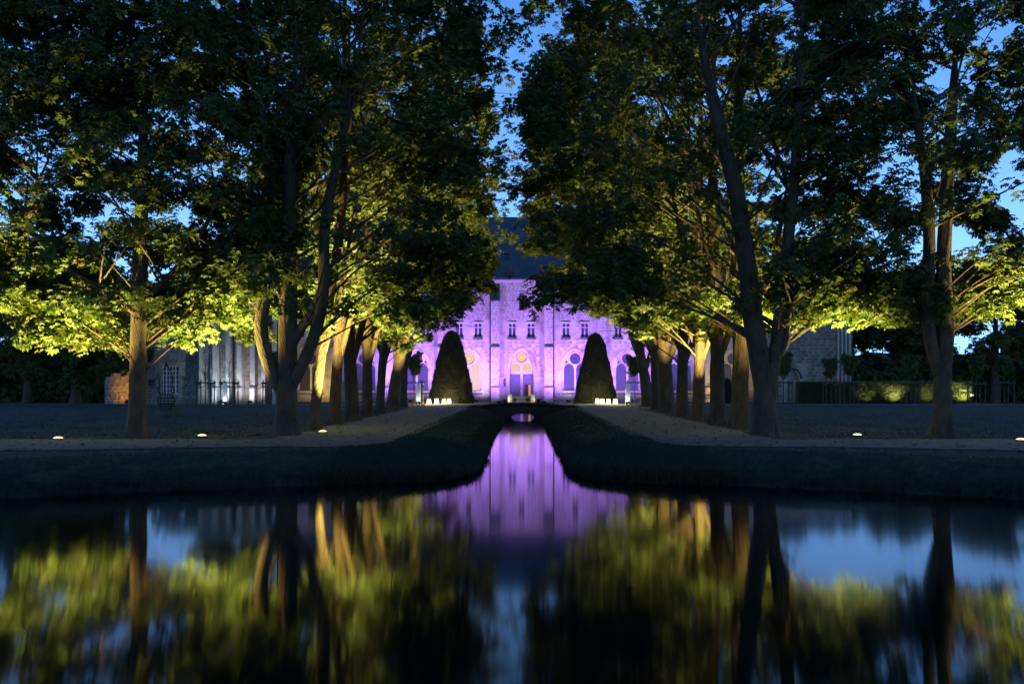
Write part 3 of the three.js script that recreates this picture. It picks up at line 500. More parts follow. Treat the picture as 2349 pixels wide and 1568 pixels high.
const rowStems = (w0, lean, h, seed) => { const w = w0 * 0.86, r = rng(seed), a = lean + (r() - 0.5) * 0.3; return [
  [[[0, 0, 0], [0.05 * a, 1.0, 0], [a * 0.35, 3.0, 0.1], [a * 0.8, 5.5, 0.1], [a * 1.2, 8.5, -0.2], [a * 1.4, h, 0.1]], [w * 0.56, w * 0.48, w * 0.46, w * 0.36, w * 0.24, 0.04]],
  [[[a * 0.3, 2.6, 0], [a * 0.3 + 0.5, 4.2, 0.3], [a * 0.3 + 1.1, 6.5, 0.7], [a * 0.3 + 1.7, 10, 0.9]], [w * 0.26, w * 0.24, w * 0.18, 0.03]],
  [[[a * 0.4, 3.4, 0], [a * 0.4 - 0.7, 5.2, -0.3], [a * 0.4 - 1.4, 8, -0.6], [a * 0.4 - 1.9, 11, -0.4]], [w * 0.24, w * 0.22, w * 0.15, 0.03]]]; };

// ---- left row, from the pond to the facade
tree({ label: 'big dark chestnut forking low into three thick limbs, first of left row', x: -8.2, D: 30.2, seed: 101, open: 0.5, skirt: 40, thin: 0.52, clear: 1, low: 3.9, flare: 0.6,
  stems: [[[[0, 0, 0], [0.02, 0.8, 0], [0.02, 1.6, 0], [0.05, 2.6, 0], [0.07, 3.9, 0.05], [0.12, 5.6, 0.1], [0.1, 8.5, 0], [0.3, 13, 0]], [0.39, 0.33, 0.33, 0.26, 0.24, 0.21, 0.15, 0.03]],
    [[[-0.1, 1.5, 0], [-0.45, 2.2, 0.05], [-0.74, 3.1, 0.1], [-0.84, 3.9, 0.1], [-0.6, 5.5, 0], [-0.45, 7.5, -0.1], [-0.9, 12.5, 0.2]], [0.22, 0.23, 0.215, 0.2, 0.18, 0.13, 0.03]],
    [[[0.12, 1.7, 0], [0.5, 2.35, 0.1], [0.86, 3.1, 0.15], [1.15, 3.9, 0.2], [1.36, 5.2, 0.3], [1.5, 7.5, 0.5], [2.6, 12, 0.8]], [0.21, 0.21, 0.195, 0.18, 0.16, 0.11, 0.03]],
    [[[0.1, 3.0, 0.05], [0.45, 3.6, 0.1], [0.95, 4.35, 0.2], [1.25, 5.0, 0.25]], [0.18, 0.17, 0.16, 0.12]]],
  crown: [0.8, 12.0, 0.4, 8.4, 8.8, 5.8], branches: 185, sprays: 5200 });
const leftRow = [[-7.86, 32.9, 0.42, 0.9, 'slim leaning'], [-8.2, 38, 0.52, 0.35, 'pale mottled'], [-8.2, 41.9, 0.7, -0.2, 'dark thick'], [-8.7, 48.8, 0.62, 0.1, 'brightly lit smooth'], [-8.7, 53.2, 0.56, 0.3, 'shaded brown'], [-8.95, 60, 0.86, 1.3, 'right leaning forked'], [-9.1, 66.5, 0.6, 0.4, 'far slender']];
leftRow.forEach(([x, D, w, lean, look], i) => tree({ open: 0.66, row: true, thin: i < 3 ? 0.35 : 0.2, label: `${look} chestnut, ${['second', 'third', 'fourth', 'fifth', 'sixth', 'seventh', 'last'][i]} from the pond in the left row`, x, D, seed: 210 + i * 13, low: i > 4 ? 4.9 : 4.0, stems: rowStems(w, lean, 18, 500 + i), crown: i > 4 ? [0.4, 12.6, 0, 6.2, 9.4, 4.4] : [1.3, 12.4, 0, 7.9, 9.8, 4.6], branches: 110, sprays: 3100 }));
// ---- right row
tree({ label: 'massive dark chestnut with a curved side branch, first of right row', x: 8.35, D: 30, seed: 131, open: 0.62, skirt: 44, thin: 0.62, clear: -1, low: 3.9, flare: 0.5,
  stems: [[[[0, 0, 0], [-0.02, 0.9, 0], [-0.04, 1.7, 0], [-0.2, 2.7, 0], [-0.36, 3.5, 0.1], [-0.7, 6.2, 0.1], [-1.0, 8.4, 0], [-1.7, 11.2, 0], [-2.4, 14.6, 0]], [0.43, 0.34, 0.34, 0.31, 0.28, 0.26, 0.22, 0.16, 0.04]],
    [[[0.12, 1.3, 0.08], [0.22, 2.2, 0.1], [0.36, 3.2, 0.1], [0.5, 4.6, 0.1], [0.95, 9, 0.2], [1.25, 15, 0.2]], [0.22, 0.22, 0.2, 0.18, 0.15, 0.04]],
    [[[0.22, 2.7, 0.15], [0.5, 2.95, 0.22], [0.66, 3.3, 0.25], [0.7, 3.9, 0.25], [0.9, 5.2, 0.5]], [0.13, 0.11, 0.09, 0.08, 0.03]]],
  crown: [-1.0, 12.0, 0.4, 8.6, 8.8, 5.6], branches: 185, sprays: 5000 });
const rightRow = [[8.8, 35.3, 0.74, 0.1, 'straight reddish barked'], [8.7, 38.9, 0.7, -0.15, 'knot holed'], [8.85, 43.9, 0.62, 0.1, 'mossy green'], [8.7, 47.5, 0.66, 0.0, 'brightly lit'], [9.0, 54.4, 0.95, -0.2, 'broad shaded double'], [9.2, 60.3, 0.6, -0.2, 'dim slender'], [9.9, 69, 0.95, -1.0, 'left leaning']];
rightRow.forEach(([x, D, w, lean, look], i) => tree({ open: 0.66, row: true, thin: i < 3 ? 0.35 : 0.2, label: `${look} chestnut, ${['second', 'third', 'fourth', 'fifth', 'sixth', 'seventh', 'last'][i]} from the pond in the right row`, x, D, seed: 410 + i * 13, low: i > 4 ? 4.9 : 4.0, stems: rowStems(w, lean, 18, 700 + i), crown: i > 4 ? [-0.6, 12.6, 0, 6.6, 9.4, 4.4] : [-1.5, 12.4, 0, 8.5, 9.8, 4.6], branches: 110, sprays: 3100 }));
// ---- trees of the cross row along the pond
const slim = (w0, w = w0 * 0.84) => [[[[0, 0, 0], [0.03, 1.0, 0], [0.08, 3, 0], [0.12, 5.2, 0], [0.2, 8.6, 0], [0.3, 14, 0]], [w * 0.54, w * 0.47, w * 0.44, w * 0.36, w * 0.24, 0.04]], [[[0.1, 4.2, 0], [-0.9, 5.0, 0.5], [-2.4, 5.8, 0.9], [-4.2, 5.6, 1.2]], [0.1, 0.08, 0.06, 0.02]], [[[0.1, 4.6, 0], [1.0, 5.6, -0.3], [2.2, 7.2, -0.3], [3, 9, 0]], [0.11, 0.09, 0.07, 0.02]]];
tree({ label: 'slim straight chestnut trunk with low bright boughs left of the forked tree', x: -13.3, D: 30, seed: 151, open: 0.5, skirt: 30, thin: 0.5, low: 3.1, flare: 0.75, stems: slim(0.68), crown: [-0.2, 9.8, 0.2, 7.2, 7.6, 5.2], branches: 160, sprays: 4300 });
tree({ label: 'chestnut cut by the left edge of the picture', x: -19.6, D: 30, seed: 161, open: 0.4, thin: 0.4, low: 4.6, stems: slim(0.8), crown: [0, 10.5, 0, 6.8, 7.4, 5.2], branches: 130, sprays: 4000 });
tree({ label: 'lone chestnut forking in two above its trunk on the right lawn', x: 14.1, D: 29.3, seed: 171, open: 0.55, skirt: 26, thin: 0.45, low: 3.9, flare: 0.8,
  stems: [[[[0, 0, 0], [0, 0.9, 0], [0.02, 2.0, 0], [0.08, 3.0, 0], [0.12, 4.2, 0], [0.06, 5.6, 0], [0.2, 9, 0], [0.5, 13.5, 0]], [0.32, 0.27, 0.28, 0.23, 0.21, 0.19, 0.15, 0.03]], [[[-0.12, 2.2, 0], [-0.38, 3.1, 0.05], [-0.5, 3.9, 0.05], [-0.46, 4.9, 0], [-0.5, 7.5, 0.1], [-1.1, 12, 0.2]], [0.2, 0.21, 0.2, 0.18, 0.13, 0.03]]],
  crown: [0.2, 10.2, 0, 6.6, 7.4, 5.0], branches: 115, sprays: 2700 });
tree({ label: 'chestnut mostly beyond the right edge of the picture', x: 20.6, D: 30, seed: 181, open: 0.4, low: 4.8, stems: slim(0.8), crown: [0, 10.8, 0, 6.4, 7.2, 5], branches: 100, sprays: 2200 });

// ---- trees and bushes behind
for (const [x, D, l] of [[-11, -9, 'chestnut behind the viewer to the left of the pond'], [10, -8, 'chestnut behind the viewer to the right of the pond'], [-0.5, -12, 'chestnut straight behind the viewer'], [-22, -4, 'chestnut behind the viewer far left of the pond'], [22, -4, 'chestnut behind the viewer far right of the pond']]) tree({ label: l, x, D, seed: 900 + x, low: 3.4, stems: slim(0.9), crown: [0, 10.5, 0, 8, 8, 6], branches: 90, sprays: 3600, scale: 1.3 });
const back = (label, x, D, h, rad, low, seed, n = 2000) => tree({ name: 'broadleaf_tree', group: 'background trees', label, x, D, seed, low, scale: 1.6, spread: 1.7, radial: 14, segs: 16, stems: [[[[0, 0, 0], [0.1, h * 0.25, 0], [0, h * 0.55, 0.2], [0.3, h * 0.92, 0]], [0.42, 0.34, 0.2, 0.04]]], crown: [0, (h + low) / 2, 0, rad, (h - low) / 2, rad * 0.8], branches: 70, sprays: n });
back('dark spreading tree with a low crown left of the blue wall', -39, 76, 13, 7, 1.4, 801, 2600);
back('tall dark tree at the far left behind the lawn', -50, 88, 18, 8, 2.5, 802);
back('tall tree rising behind the left wing', -33, 102, 21, 7, 7, 803);
back('dark tree at the right end of the hedge', 52, 96, 17, 7, 3.2, 804);
back('dark tree with a pale trunk behind the hedge', 44.5, 103, 16, 6, 5.5, 805);
back('dark tree beyond the chapel corner', 39, 112, 17, 6, 4, 806);
back('dark tree closing the view at the far left', -62, 96, 15, 8, 1.2, 809, 1600); back('low dark tree between the far left trees', -45, 100, 12, 6, 1, 810, 1600); back('dark tree behind the blue house wall', -38, 98, 14, 6, 2, 811, 1600); back('low dark tree behind the right end of the hedge', 48, 112, 13, 7, 0.8, 812, 1600); back('dark tree closing the view at the far right', 70, 104, 15, 8, 1, 813, 1600); back('dark tree behind the hedge middle', 42, 125, 14, 7, 1, 814, 1600);
back('broad dark tree at the far right edge', 60, 92, 15, 7, 2.2, 807);
back('tall tree rising behind the chapel', 33, 116, 19, 6, 8, 808, 1000);

for (const [x0, x1, l] of [[-85, -37, 'dark mass of shrubs closing the lawn at the left'], [36, 90, 'dark mass of shrubs closing the lawn behind the hedge']]) { // a wood edge that reads as one mass
  const r = rng(x1 + 500), list = [], e = new THREE.Euler();
  for (let k = 0; k < 3400; k++) { const x = lerp(x0, x1, r()), h = 4.2 + 2 * nz(x * 0.25, 3), y = h * Math.pow(r(), 0.8), z = 2.2 + r(), v = 0.5 + 0.5 * r(); e.set(r(), r() * 6.28, r()); list.push([new THREE.Matrix4().compose(V(x, y - 0.2, -(98 + 5 * r() + y * 0.4)), new THREE.Quaternion().setFromEuler(e), V(z, z, z)), lin(v, v, v)]); }
  tag(instances('shrub_mass', SPRAYS[1], M.leaf, list, scene), l, 'shrubs', null, 'stuff');
}

// ---------------------------------------------------------------- topiary, hedge, grass
const needle = tuftGeometry(5, 9, 0.17, 0.014, 0.8), hedgeTuft = tuftGeometry(6, 8, 0.16, 0.045, 0.9), blade = tuftGeometry(7, 7, 0.2, 0.007, 0.45);
function clippedCone(name, label, x, D, h, prof, n, seed) { // prof: [height share, radius]
  const r = rng(seed), t = thing(name, label, 'topiary', [x, groundY(x, D), -D], 'clipped yews'), at = (k) => { for (let i = 0; i + 1 < prof.length; i++) if (k <= prof[i + 1][0]) return lerp(prof[i][1], prof[i + 1][1], (k - prof[i][0]) / (prof[i + 1][0] - prof[i][0])); return 0; };
  const g = new THREE.LatheGeometry([[0.001, 0], ...prof.map(([k, R]) => [Math.max(0.001, R - 0.06), k * h - 0.04])].map(([a, b]) => new THREE.Vector2(a, Math.max(0, b))), 36);
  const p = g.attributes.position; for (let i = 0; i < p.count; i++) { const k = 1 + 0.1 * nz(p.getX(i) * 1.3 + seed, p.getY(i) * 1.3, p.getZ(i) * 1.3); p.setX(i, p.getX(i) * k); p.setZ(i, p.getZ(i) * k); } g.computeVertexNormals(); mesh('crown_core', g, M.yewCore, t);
  const list = [], up = V(0, 1, 0);
  for (let i = 0; i < n; i++) { const k = 1 - Math.sqrt(r()) * 0.999, kk = r() < 0.5 ? k : r(), R = at(kk), a = r() * 6.283, slope = (at(Math.min(1, kk + 0.02)) - at(Math.max(0, kk - 0.02))) / (0.04 * h), nrm = V(Math.cos(a), -slope, Math.sin(a)).normalize();
    const w = 1 + 0.1 * nz(Math.cos(a) * R * 1.3 + seed, kk * h * 1.3, Math.sin(a) * R * 1.3), m = new THREE.Matrix4().compose(V(Math.cos(a) * R * w, kk * h, Math.sin(a) * R * w).addScaledVector(nrm, -0.1 + 0.04 * r()), new THREE.Quaternion().setFromUnitVectors(up, nrm.add(V(gauss(r) * 0.3, 0.3 + gauss(r) * 0.3, gauss(r) * 0.3)).normalize()), V(1, 1, 1).multiplyScalar(0.8 + 0.6 * r())); const v = 0.7 + 0.6 * r(); list.push([m, lin(v, v, v)]); }
  instances('needles', needle, M.yew, list, t); return t;
}
const yewProf = [[0, 2.12], [0.1, 2.1], [0.3, 1.88], [0.5, 1.55], [0.7, 1.2], [0.85, 0.92], [0.93, 0.72], [0.98, 0.42], [1, 0.02]];
clippedCone('topiary_yew', 'tall clipped conical yew left of the door', X(1036, 86.7), 86.7, 7.2, yewProf, 9000, 3);
clippedCone('topiary_yew', 'tall clipped conical yew right of the door', X(1366, 86.7), 86.7, 7.0, yewProf.map(([a, b]) => [a, b * 0.93]), 9000, 8);
clippedCone('topiary_yew', 'small clipped yew cone glimpsed between the right row trunks', X(1668, 92), 92, 2.6, yewProf.map(([a, b]) => [a, b * 0.42]), 1600, 12);
{
  const x0 = 28, x1 = 45.6, D = 89, t = thing('clipped_hedge', 'long clipped hedge across the right lawn before the chapel', 'hedge', [(x0 + x1) / 2, -0.15, -D]), r = rng(77), L = x1 - x0;
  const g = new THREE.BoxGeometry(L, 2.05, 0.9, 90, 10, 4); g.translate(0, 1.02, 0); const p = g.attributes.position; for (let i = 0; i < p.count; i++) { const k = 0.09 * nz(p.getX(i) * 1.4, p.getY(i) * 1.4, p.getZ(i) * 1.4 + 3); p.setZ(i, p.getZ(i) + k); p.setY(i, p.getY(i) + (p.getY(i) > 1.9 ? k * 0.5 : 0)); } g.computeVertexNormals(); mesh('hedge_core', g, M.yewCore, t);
  const list = []; for (let i = 0; i < 11000; i++) { const top = r() < 0.2, x = (r() - 0.5) * L, y = top ? 2.05 : r() * 2.05, z = top ? (r() - 0.5) * 0.9 : 0.45, n = top ? V(0, 1, 0) : V(0, 0.2, 1); n.add(V(gauss(r) * 0.4, gauss(r) * 0.4, gauss(r) * 0.4)).normalize(); const v = 0.6 + 0.8 * r(); list.push([new THREE.Matrix4().compose(V(x, y - 0.03, z - 0.05 + 0.09 * nz(x * 1.4, y * 1.4, z * 1.4 + 3)), new THREE.Quaternion().setFromUnitVectors(V(0, 1, 0), n), V(1, 1, 1).multiplyScalar(0.8 + 0.7 * r())), lin(v, v, v)]); }
  instances('leaves', hedgeTuft, M.hedge, list, t);
}
for (const [x, l, I] of [[37.6, 'small uplight at the foot of the hedge near its middle', 65], [44.6, 'small uplight at the right end of the hedge', 95], [34.8, 'faint uplight at the foot of the hedge behind the staked frames', 14], [41, 'faint uplight at the foot of the hedge behind the lawn tree', 18]]) floodlight(l, 'uplights along the hedge', x, gy(x, 88) , -87.4, [x, 1.2, -88.5], lin(1, 0.86, 0.36), I, 0.95, 0.9);
{ const x = X(2230, 84), L = thing('garden_lamp', 'small bright globe lamp on a post at the hedge end', 'lamp', [x, gy(x, 84), -84]);
  mesh('post', cyl(0.03, 0.03, 0.75, 8), M.iron, L); mesh('lamp_globe', new THREE.SphereGeometry(0.11, 14, 10).translate(0, 0.83, 0), std(lin(0.9, 0.9, 0.8), { emissive: lin(1, 0.86, 0.5), emissiveIntensity: 5 }), L);
  const p = new THREE.PointLight(lin(1, 0.84, 0.45), 9, 0, 2); p.position.set(0, 0.83, 0); p.castShadow = true; L.add(p); }
{ // rough grass on the banks: nobody could count it
  const r = rng(99), list = [], up = V(0, 1, 0);
  const add = (x, D, s, lean) => { const y = groundY(x, D), v = 0.6 + 0.8 * r(); list.push([new THREE.Matrix4().compose(V(x, y - 0.02, -D), new THREE.Quaternion().setFromUnitVectors(up, V(gauss(r) * 0.2 + lean[0], 1, gauss(r) * 0.2 + lean[1]).normalize()).multiply(new THREE.Quaternion().setFromAxisAngle(up, r() * 6.28)), V(s, s * (0.7 + 0.6 * r()), s)), lin(v, v, v)]); };
  for (let k = 0; k < 140000 && list.length < 45000; k++) { const x = (r() * 2 - 1) * (r() < 0.5 ? 5 : 17), D = lerp(14, r() < 0.5 ? 30 : 70, r()), d = shore(x, D); if (d > 0.02 && d < 2.7 && !(Math.abs(x) < 3.2 && D > 61.5 && D < 66.8)) { const e = smooth(0.9, 0, d); add(x, D, 0.45 + 0.8 * e * (0.5 + r()), Math.abs(x) < 3 && D > 24 ? [-Math.sign(x) * 0.5 * e, 0] : [0, 0.6 * e]); } }
  for (let k = 0; k < 1500; k++) { const x = (r() * 2 - 1) * 3, z = -61.6 - 4 * r() ** 3, v = 0.6 + 0.8 * r(); list.push([new THREE.Matrix4().compose(V(x, 0.3 - 0.02 * x * x, z), new THREE.Quaternion().setFromAxisAngle(up, r() * 6.28), V(0.8, 0.7, 0.8)), lin(v, v, v)]); }
  for (let k = 0; k < 26000; k++) { const s = r() < 0.5 ? -1 : 1, D = 28.6 + 24 * r() ** 1.6, x = s * lerp(8.6, 0.6 * D + 4, r()), keep = nz(x * 0.5, D * 0.5, 6) + 0.3; if (r() < keep) add(x, D, 0.3 + 0.25 * r(), [0, 0]); }
  { const leaves = [], lg = new THREE.BufferGeometry(), P = []; leafletInto(P, V(-0.07, 0, 0), V(1, 0, 0), V(0, 0, 1), V(0, 1, 0), 0.16, 0.035, 0.2); lg.setAttribute('position', new THREE.Float32BufferAttribute(P, 3)); lg.computeVertexNormals();
    for (let k = 0; k < 2600; k++) { const s = r() < 0.5 ? -1 : 1, D = lerp(22.5, 60, r() ** 1.5), x = D < 29 ? s * lerp(3.2, 17, r()) : s * lerp(4, 14, r()); if (shore(x, D) < 2.2) continue; const v = 0.5 + r(); leaves.push([new THREE.Matrix4().compose(V(x, groundY(x, D) + 0.045, -D), new THREE.Quaternion().setFromEuler(new THREE.Euler(gauss(r) * 0.3, r() * 6.28, gauss(r) * 0.3)), V(1, 1, 1)), lin(v * 1.5, v, v)]); }
    tag(instances('fallen_leaves', lg, std(lin(0.1, 0.075, 0.03), { side: THREE.DoubleSide }), leaves, scene), 'scattered dry leaves on the paths and lawn', 'leaves', null, 'stuff'); }
  tag(instances('bank_grass', blade, M.grass, list, scene), 'rough grass fringing the pond and canal banks', 'grass', null, 'stuff');
}

// ---------------------------------------------------------------- left wing: ruined church wall and house wall
{
  const W = thing('church_wall', 'pale church wall with tall shafts and buttresses behind the left lawn', 'wall', [-29, 0, -82]);
  const sx = (px) => X(px, 82) + 29;
  const s = rect(new THREE.Shape(), sx(452), sx(640), -0.2, 11.5), wall = mesh('wall', solid(s, 1, -1), stoneTones[3], W);
  masonry(wall, sx(452), sx(640), 0, 8, 0, { seed: 71, mats: toneMats(M.stone, [[0.72, 0.7, 0.66], [0.6, 0.58, 0.55], [0.8, 0.78, 0.74]]), single: 150, centre: [sx(500), 2], course: [0.34, 0.46], len: [0.6, 1.1], proud: [0.01, 0.03] });
  for (const [px, w, d] of [[464, 0.34, 0.4], [488, 0.3, 0.3], [500, 0.42, 0.9], [530, 0.42, 0.9], [556, 0.46, 1.0], [586, 0.44, 1.0], [611, 0.36, 1.0], [636, 0.4, 1.0]]) {
    const sh = new THREE.Shape([[0, -0.2], [d + 0.12, -0.2], [d + 0.12, 1.36], [d, 1.5], [d, 9.6], [0, 10.6]].map(([z, y]) => new THREE.Vector2(z, y))), g = new THREE.ExtrudeGeometry(sh, { depth: w, bevelEnabled: false }); g.rotateY(-Math.PI / 2); g.translate(sx(px) + w / 2, 0, 0);
    const b = mesh('shaft', g, stoneTones[2], W); mesh('ledge', box(w + 0.06, 0.06, d + 0.18, sx(px), 1.5, (d + 0.18) / 2), M.coping, b);
  }
  mesh('plinth', box(sx(640) - sx(452), 1.4, 0.1, (sx(640) + sx(452)) / 2, 0.6, 0.045), stoneTones[3], W);
  mesh('statue', new THREE.LatheGeometry([[0.001, 0], [0.16, 0], [0.17, 0.2], [0.13, 0.7], [0.19, 1.0], [0.2, 1.25], [0.08, 1.42], [0.11, 1.55], [0.1, 1.68], [0.001, 1.74]].map(([a, b]) => new THREE.Vector2(a, b)), 14).translate(sx(490), 1.9, 0.5), M.stoneTrim, W);
}
floodlight('cool white floodlight before the church wall near the totem', 'cool floodlights of the left wing', X(505, 79.2), gy(X(505, 79.2), 79.2), -79.2, [X(500, 82), 3.8, -82], COOL, 65, 1.1);
floodlight('cool white floodlight before the right end of the church wall', 'cool floodlights of the left wing', X(572, 79.2), gy(X(572, 79.2), 79.2), -79.2, [X(576, 82), 4, -82], lin(0.66, 0.7, 1), 65, 1.1);
{
  const H = thing('house_wall', 'blue lit rubble house wall with a white framed window behind the left lawn', 'wall', [-33, 0, -83.2]), sx = (px) => X(px, 83.2) + 33;
  const wy0 = 0.85, wy1 = 3.5, wx0 = sx(371), wx1 = sx(409);
  const s = rect(new THREE.Shape(), sx(318), sx(455), -0.2, 6.4); s.holes.push(rect(new THREE.Path(), wx0, wx1, wy0, wy1));
  const wall = mesh('wall', solid(s, 0.8, -0.8), stoneTones[3], H);
  masonry(wall, sx(318), sx(455), 0, 6.3, 0, { seed: 81, skip: (a, b, y0, y1) => b > wx0 - 0.1 && a < wx1 + 0.1 && y1 > wy0 - 0.1 && y0 < wy1 + 0.1, mats: toneMats(M.stone, [[0.75, 0.75, 0.72], [0.6, 0.6, 0.58], [0.9, 0.88, 0.84]]), single: 140, centre: [sx(350), 2], course: [0.22, 0.36], len: [0.3, 0.75], proud: [0.015, 0.05], gap: 0.03 });
  const fr = rect(new THREE.Shape(), wx0, wx1, wy0, wy1), cols = 5, rows = 6, pw = (wx1 - wx0 - 0.1) / cols, ph = (wy1 - wy0 - 0.1) / rows, panes = [];
  for (let i = 0; i < cols; i++) for (let j = 0; j < rows; j++) { const a = wx0 + 0.05 + i * pw + (i === 1 || i === 4 ? 0.05 : 0.02), b = wx0 + 0.05 + (i + 1) * pw - (i === 0 || i === 3 ? 0.05 : 0.02), y0 = wy0 + 0.05 + j * ph + 0.02, y1 = y0 + ph - 0.04; fr.holes.push(rect(new THREE.Path(), a, b, y0, y1)); panes.push([a, b, y0, y1]); }
  const f = mesh('window_frame', solid(fr, 0.08, -0.3), M.whitePaint, H);
  for (const [a, b, y0, y1] of panes) mesh('pane', new THREE.PlaneGeometry(b - a + 0.02, y1 - y0 + 0.02).translate((a + b) / 2, (y0 + y1) / 2, -0.27), std(lin(0.09, 0.035, 0.025), { roughness: 0.25 }), f);
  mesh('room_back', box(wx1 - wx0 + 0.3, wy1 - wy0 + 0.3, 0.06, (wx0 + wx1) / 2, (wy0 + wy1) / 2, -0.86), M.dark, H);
  mesh('plaque', box(0.62, 0.62, 0.06, sx(348), 1.9, 0.05), std(lin(0.05, 0.055, 0.07), { roughness: 0.4 }), H);
}
{
  const Tw = thing('round_tower', 'orange lit round stone tower corner behind the slim trunk', 'tower', [X(279, 86), -0.2, -87.5]);
  const g = new THREE.CylinderGeometry(2.1, 2.15, 9, 40, 1); g.translate(0, 4.5, 0); const body = mesh('wall', g, stoneTones[3], Tw), r = rng(4), ms = toneMats(M.stone, [[0.75, 0.72, 0.68], [0.9, 0.86, 0.8], [0.62, 0.6, 0.57]]), groups = ms.map(() => []);
  let n = 0; for (let y = 0.05; y < 7;) { const h = 0.28 + 0.12 * r(); for (let a = -0.2; a < Math.PI + 0.2;) { const w = 0.35 + 0.4 * r(), da = w / 2.1, b = box(w - 0.03, h - 0.03, 0.05 + 0.03 * r()); b.translate(0, y + h / 2, 2.13); b.rotateY(Math.PI / 2 - a - da / 2); const m = Math.floor(r() * 3); if (n < 120 && y < 3) { mesh('stone_block', b, ms[m], body); n++; } else groups[m].push(b); a += da; } y += h; }
  groups.forEach((l, i) => { const o = mesh('stonework', merge(l), ms[i], body); o.userData.kind = 'stuff'; });
  floodlight('orange uplight at the foot of the round tower', 'coloured uplights of the round tower', X(290, 83), gy(X(290, 83), 83), -83, [X(292, 86), 2.5, -86], lin(1, 0.5, 0.06), 40, 1.0);
  const R = thing('iron_railing', 'low wrought iron railing with scrolls before the orange tower', 'railing', [X(272, 80), 0, -80]), parts = [];
  mesh('top_rail', bar(V(-1.3, 1.0, 0), V(1.3, 1.0, 0), 0.025), M.iron, R); mesh('bottom_rail', bar(V(-1.3, 0.12, 0), V(1.3, 0.12, 0), 0.02), M.iron, R);
  for (const x of [-1.3, 0, 1.3]) mesh('post', bar(V(x, 0, 0), V(x, 1.02, 0), 0.025), M.iron, R);
  for (const x of [-1.0, -0.55, -0.12, 0.32, 0.75, 1.1]) { const t = new THREE.TorusGeometry(0.24, 0.014, 5, 20, 5); t.translate(x, 0.6, 0); mesh('scroll', t, M.iron, R); }
}
{ // ornate iron wellhead
  const D = 48, x = X(381, D), L = thing('iron_wellhead', 'ornate bulbous iron wellhead with curling uprights on a square base', 'wellhead', [x, gy(x, D) - 0.02, -D]);
  mesh('stone_base', merge([box(1.05, 0.3, 1.05, 0, 0.15, 0), box(0.92, 0.1, 0.92, 0, 0.34, 0)]), M.darkStone, L);
  const prof = [[0.3, 0.38], [0.28, 0.5], [0.4, 0.7], [0.47, 0.86], [0.42, 1.05], [0.33, 1.2], [0.34, 1.3]];
  for (let k = 0; k < 14; k++) { const a = k * Math.PI / 7; mesh('cage_bar', limbGeometry(prof.map(([R, y]) => V(Math.cos(a) * R, y, Math.sin(a) * R)), [0.014, 0.014], 5, 14, k, 0), M.iron, L); }
  for (const [R, y] of [[0.3, 0.4], [0.42, 0.74], [0.47, 0.87], [0.43, 1.02], [0.35, 1.28]]) { const t = new THREE.TorusGeometry(R, 0.018, 6, 28); t.rotateX(Math.PI / 2); t.translate(0, y, 0); mesh('collar', t, M.iron, L); }
  for (const s of [-1, 1]) mesh('scroll_upright', limbGeometry([V(s * 0.36, 1.28, 0), V(s * 0.42, 1.45, 0), V(s * 0.34, 1.7, 0.05), V(s * 0.36, 2.0, 0), V(s * 0.3, 2.3, -0.05), V(s * 0.18, 2.6, 0), V(0, 2.78, 0)], [0.045, 0.03, 0.025, 0.02, 0.02], 7, 26, 3 + s, 0.3), M.iron, L);
  mesh('finial', merge([new THREE.SphereGeometry(0.09, 10, 8).translate(0, 2.84, 0), new THREE.ConeGeometry(0.06, 0.22, 8).translate(0, 3.0, 0)]), M.iron, L);
}
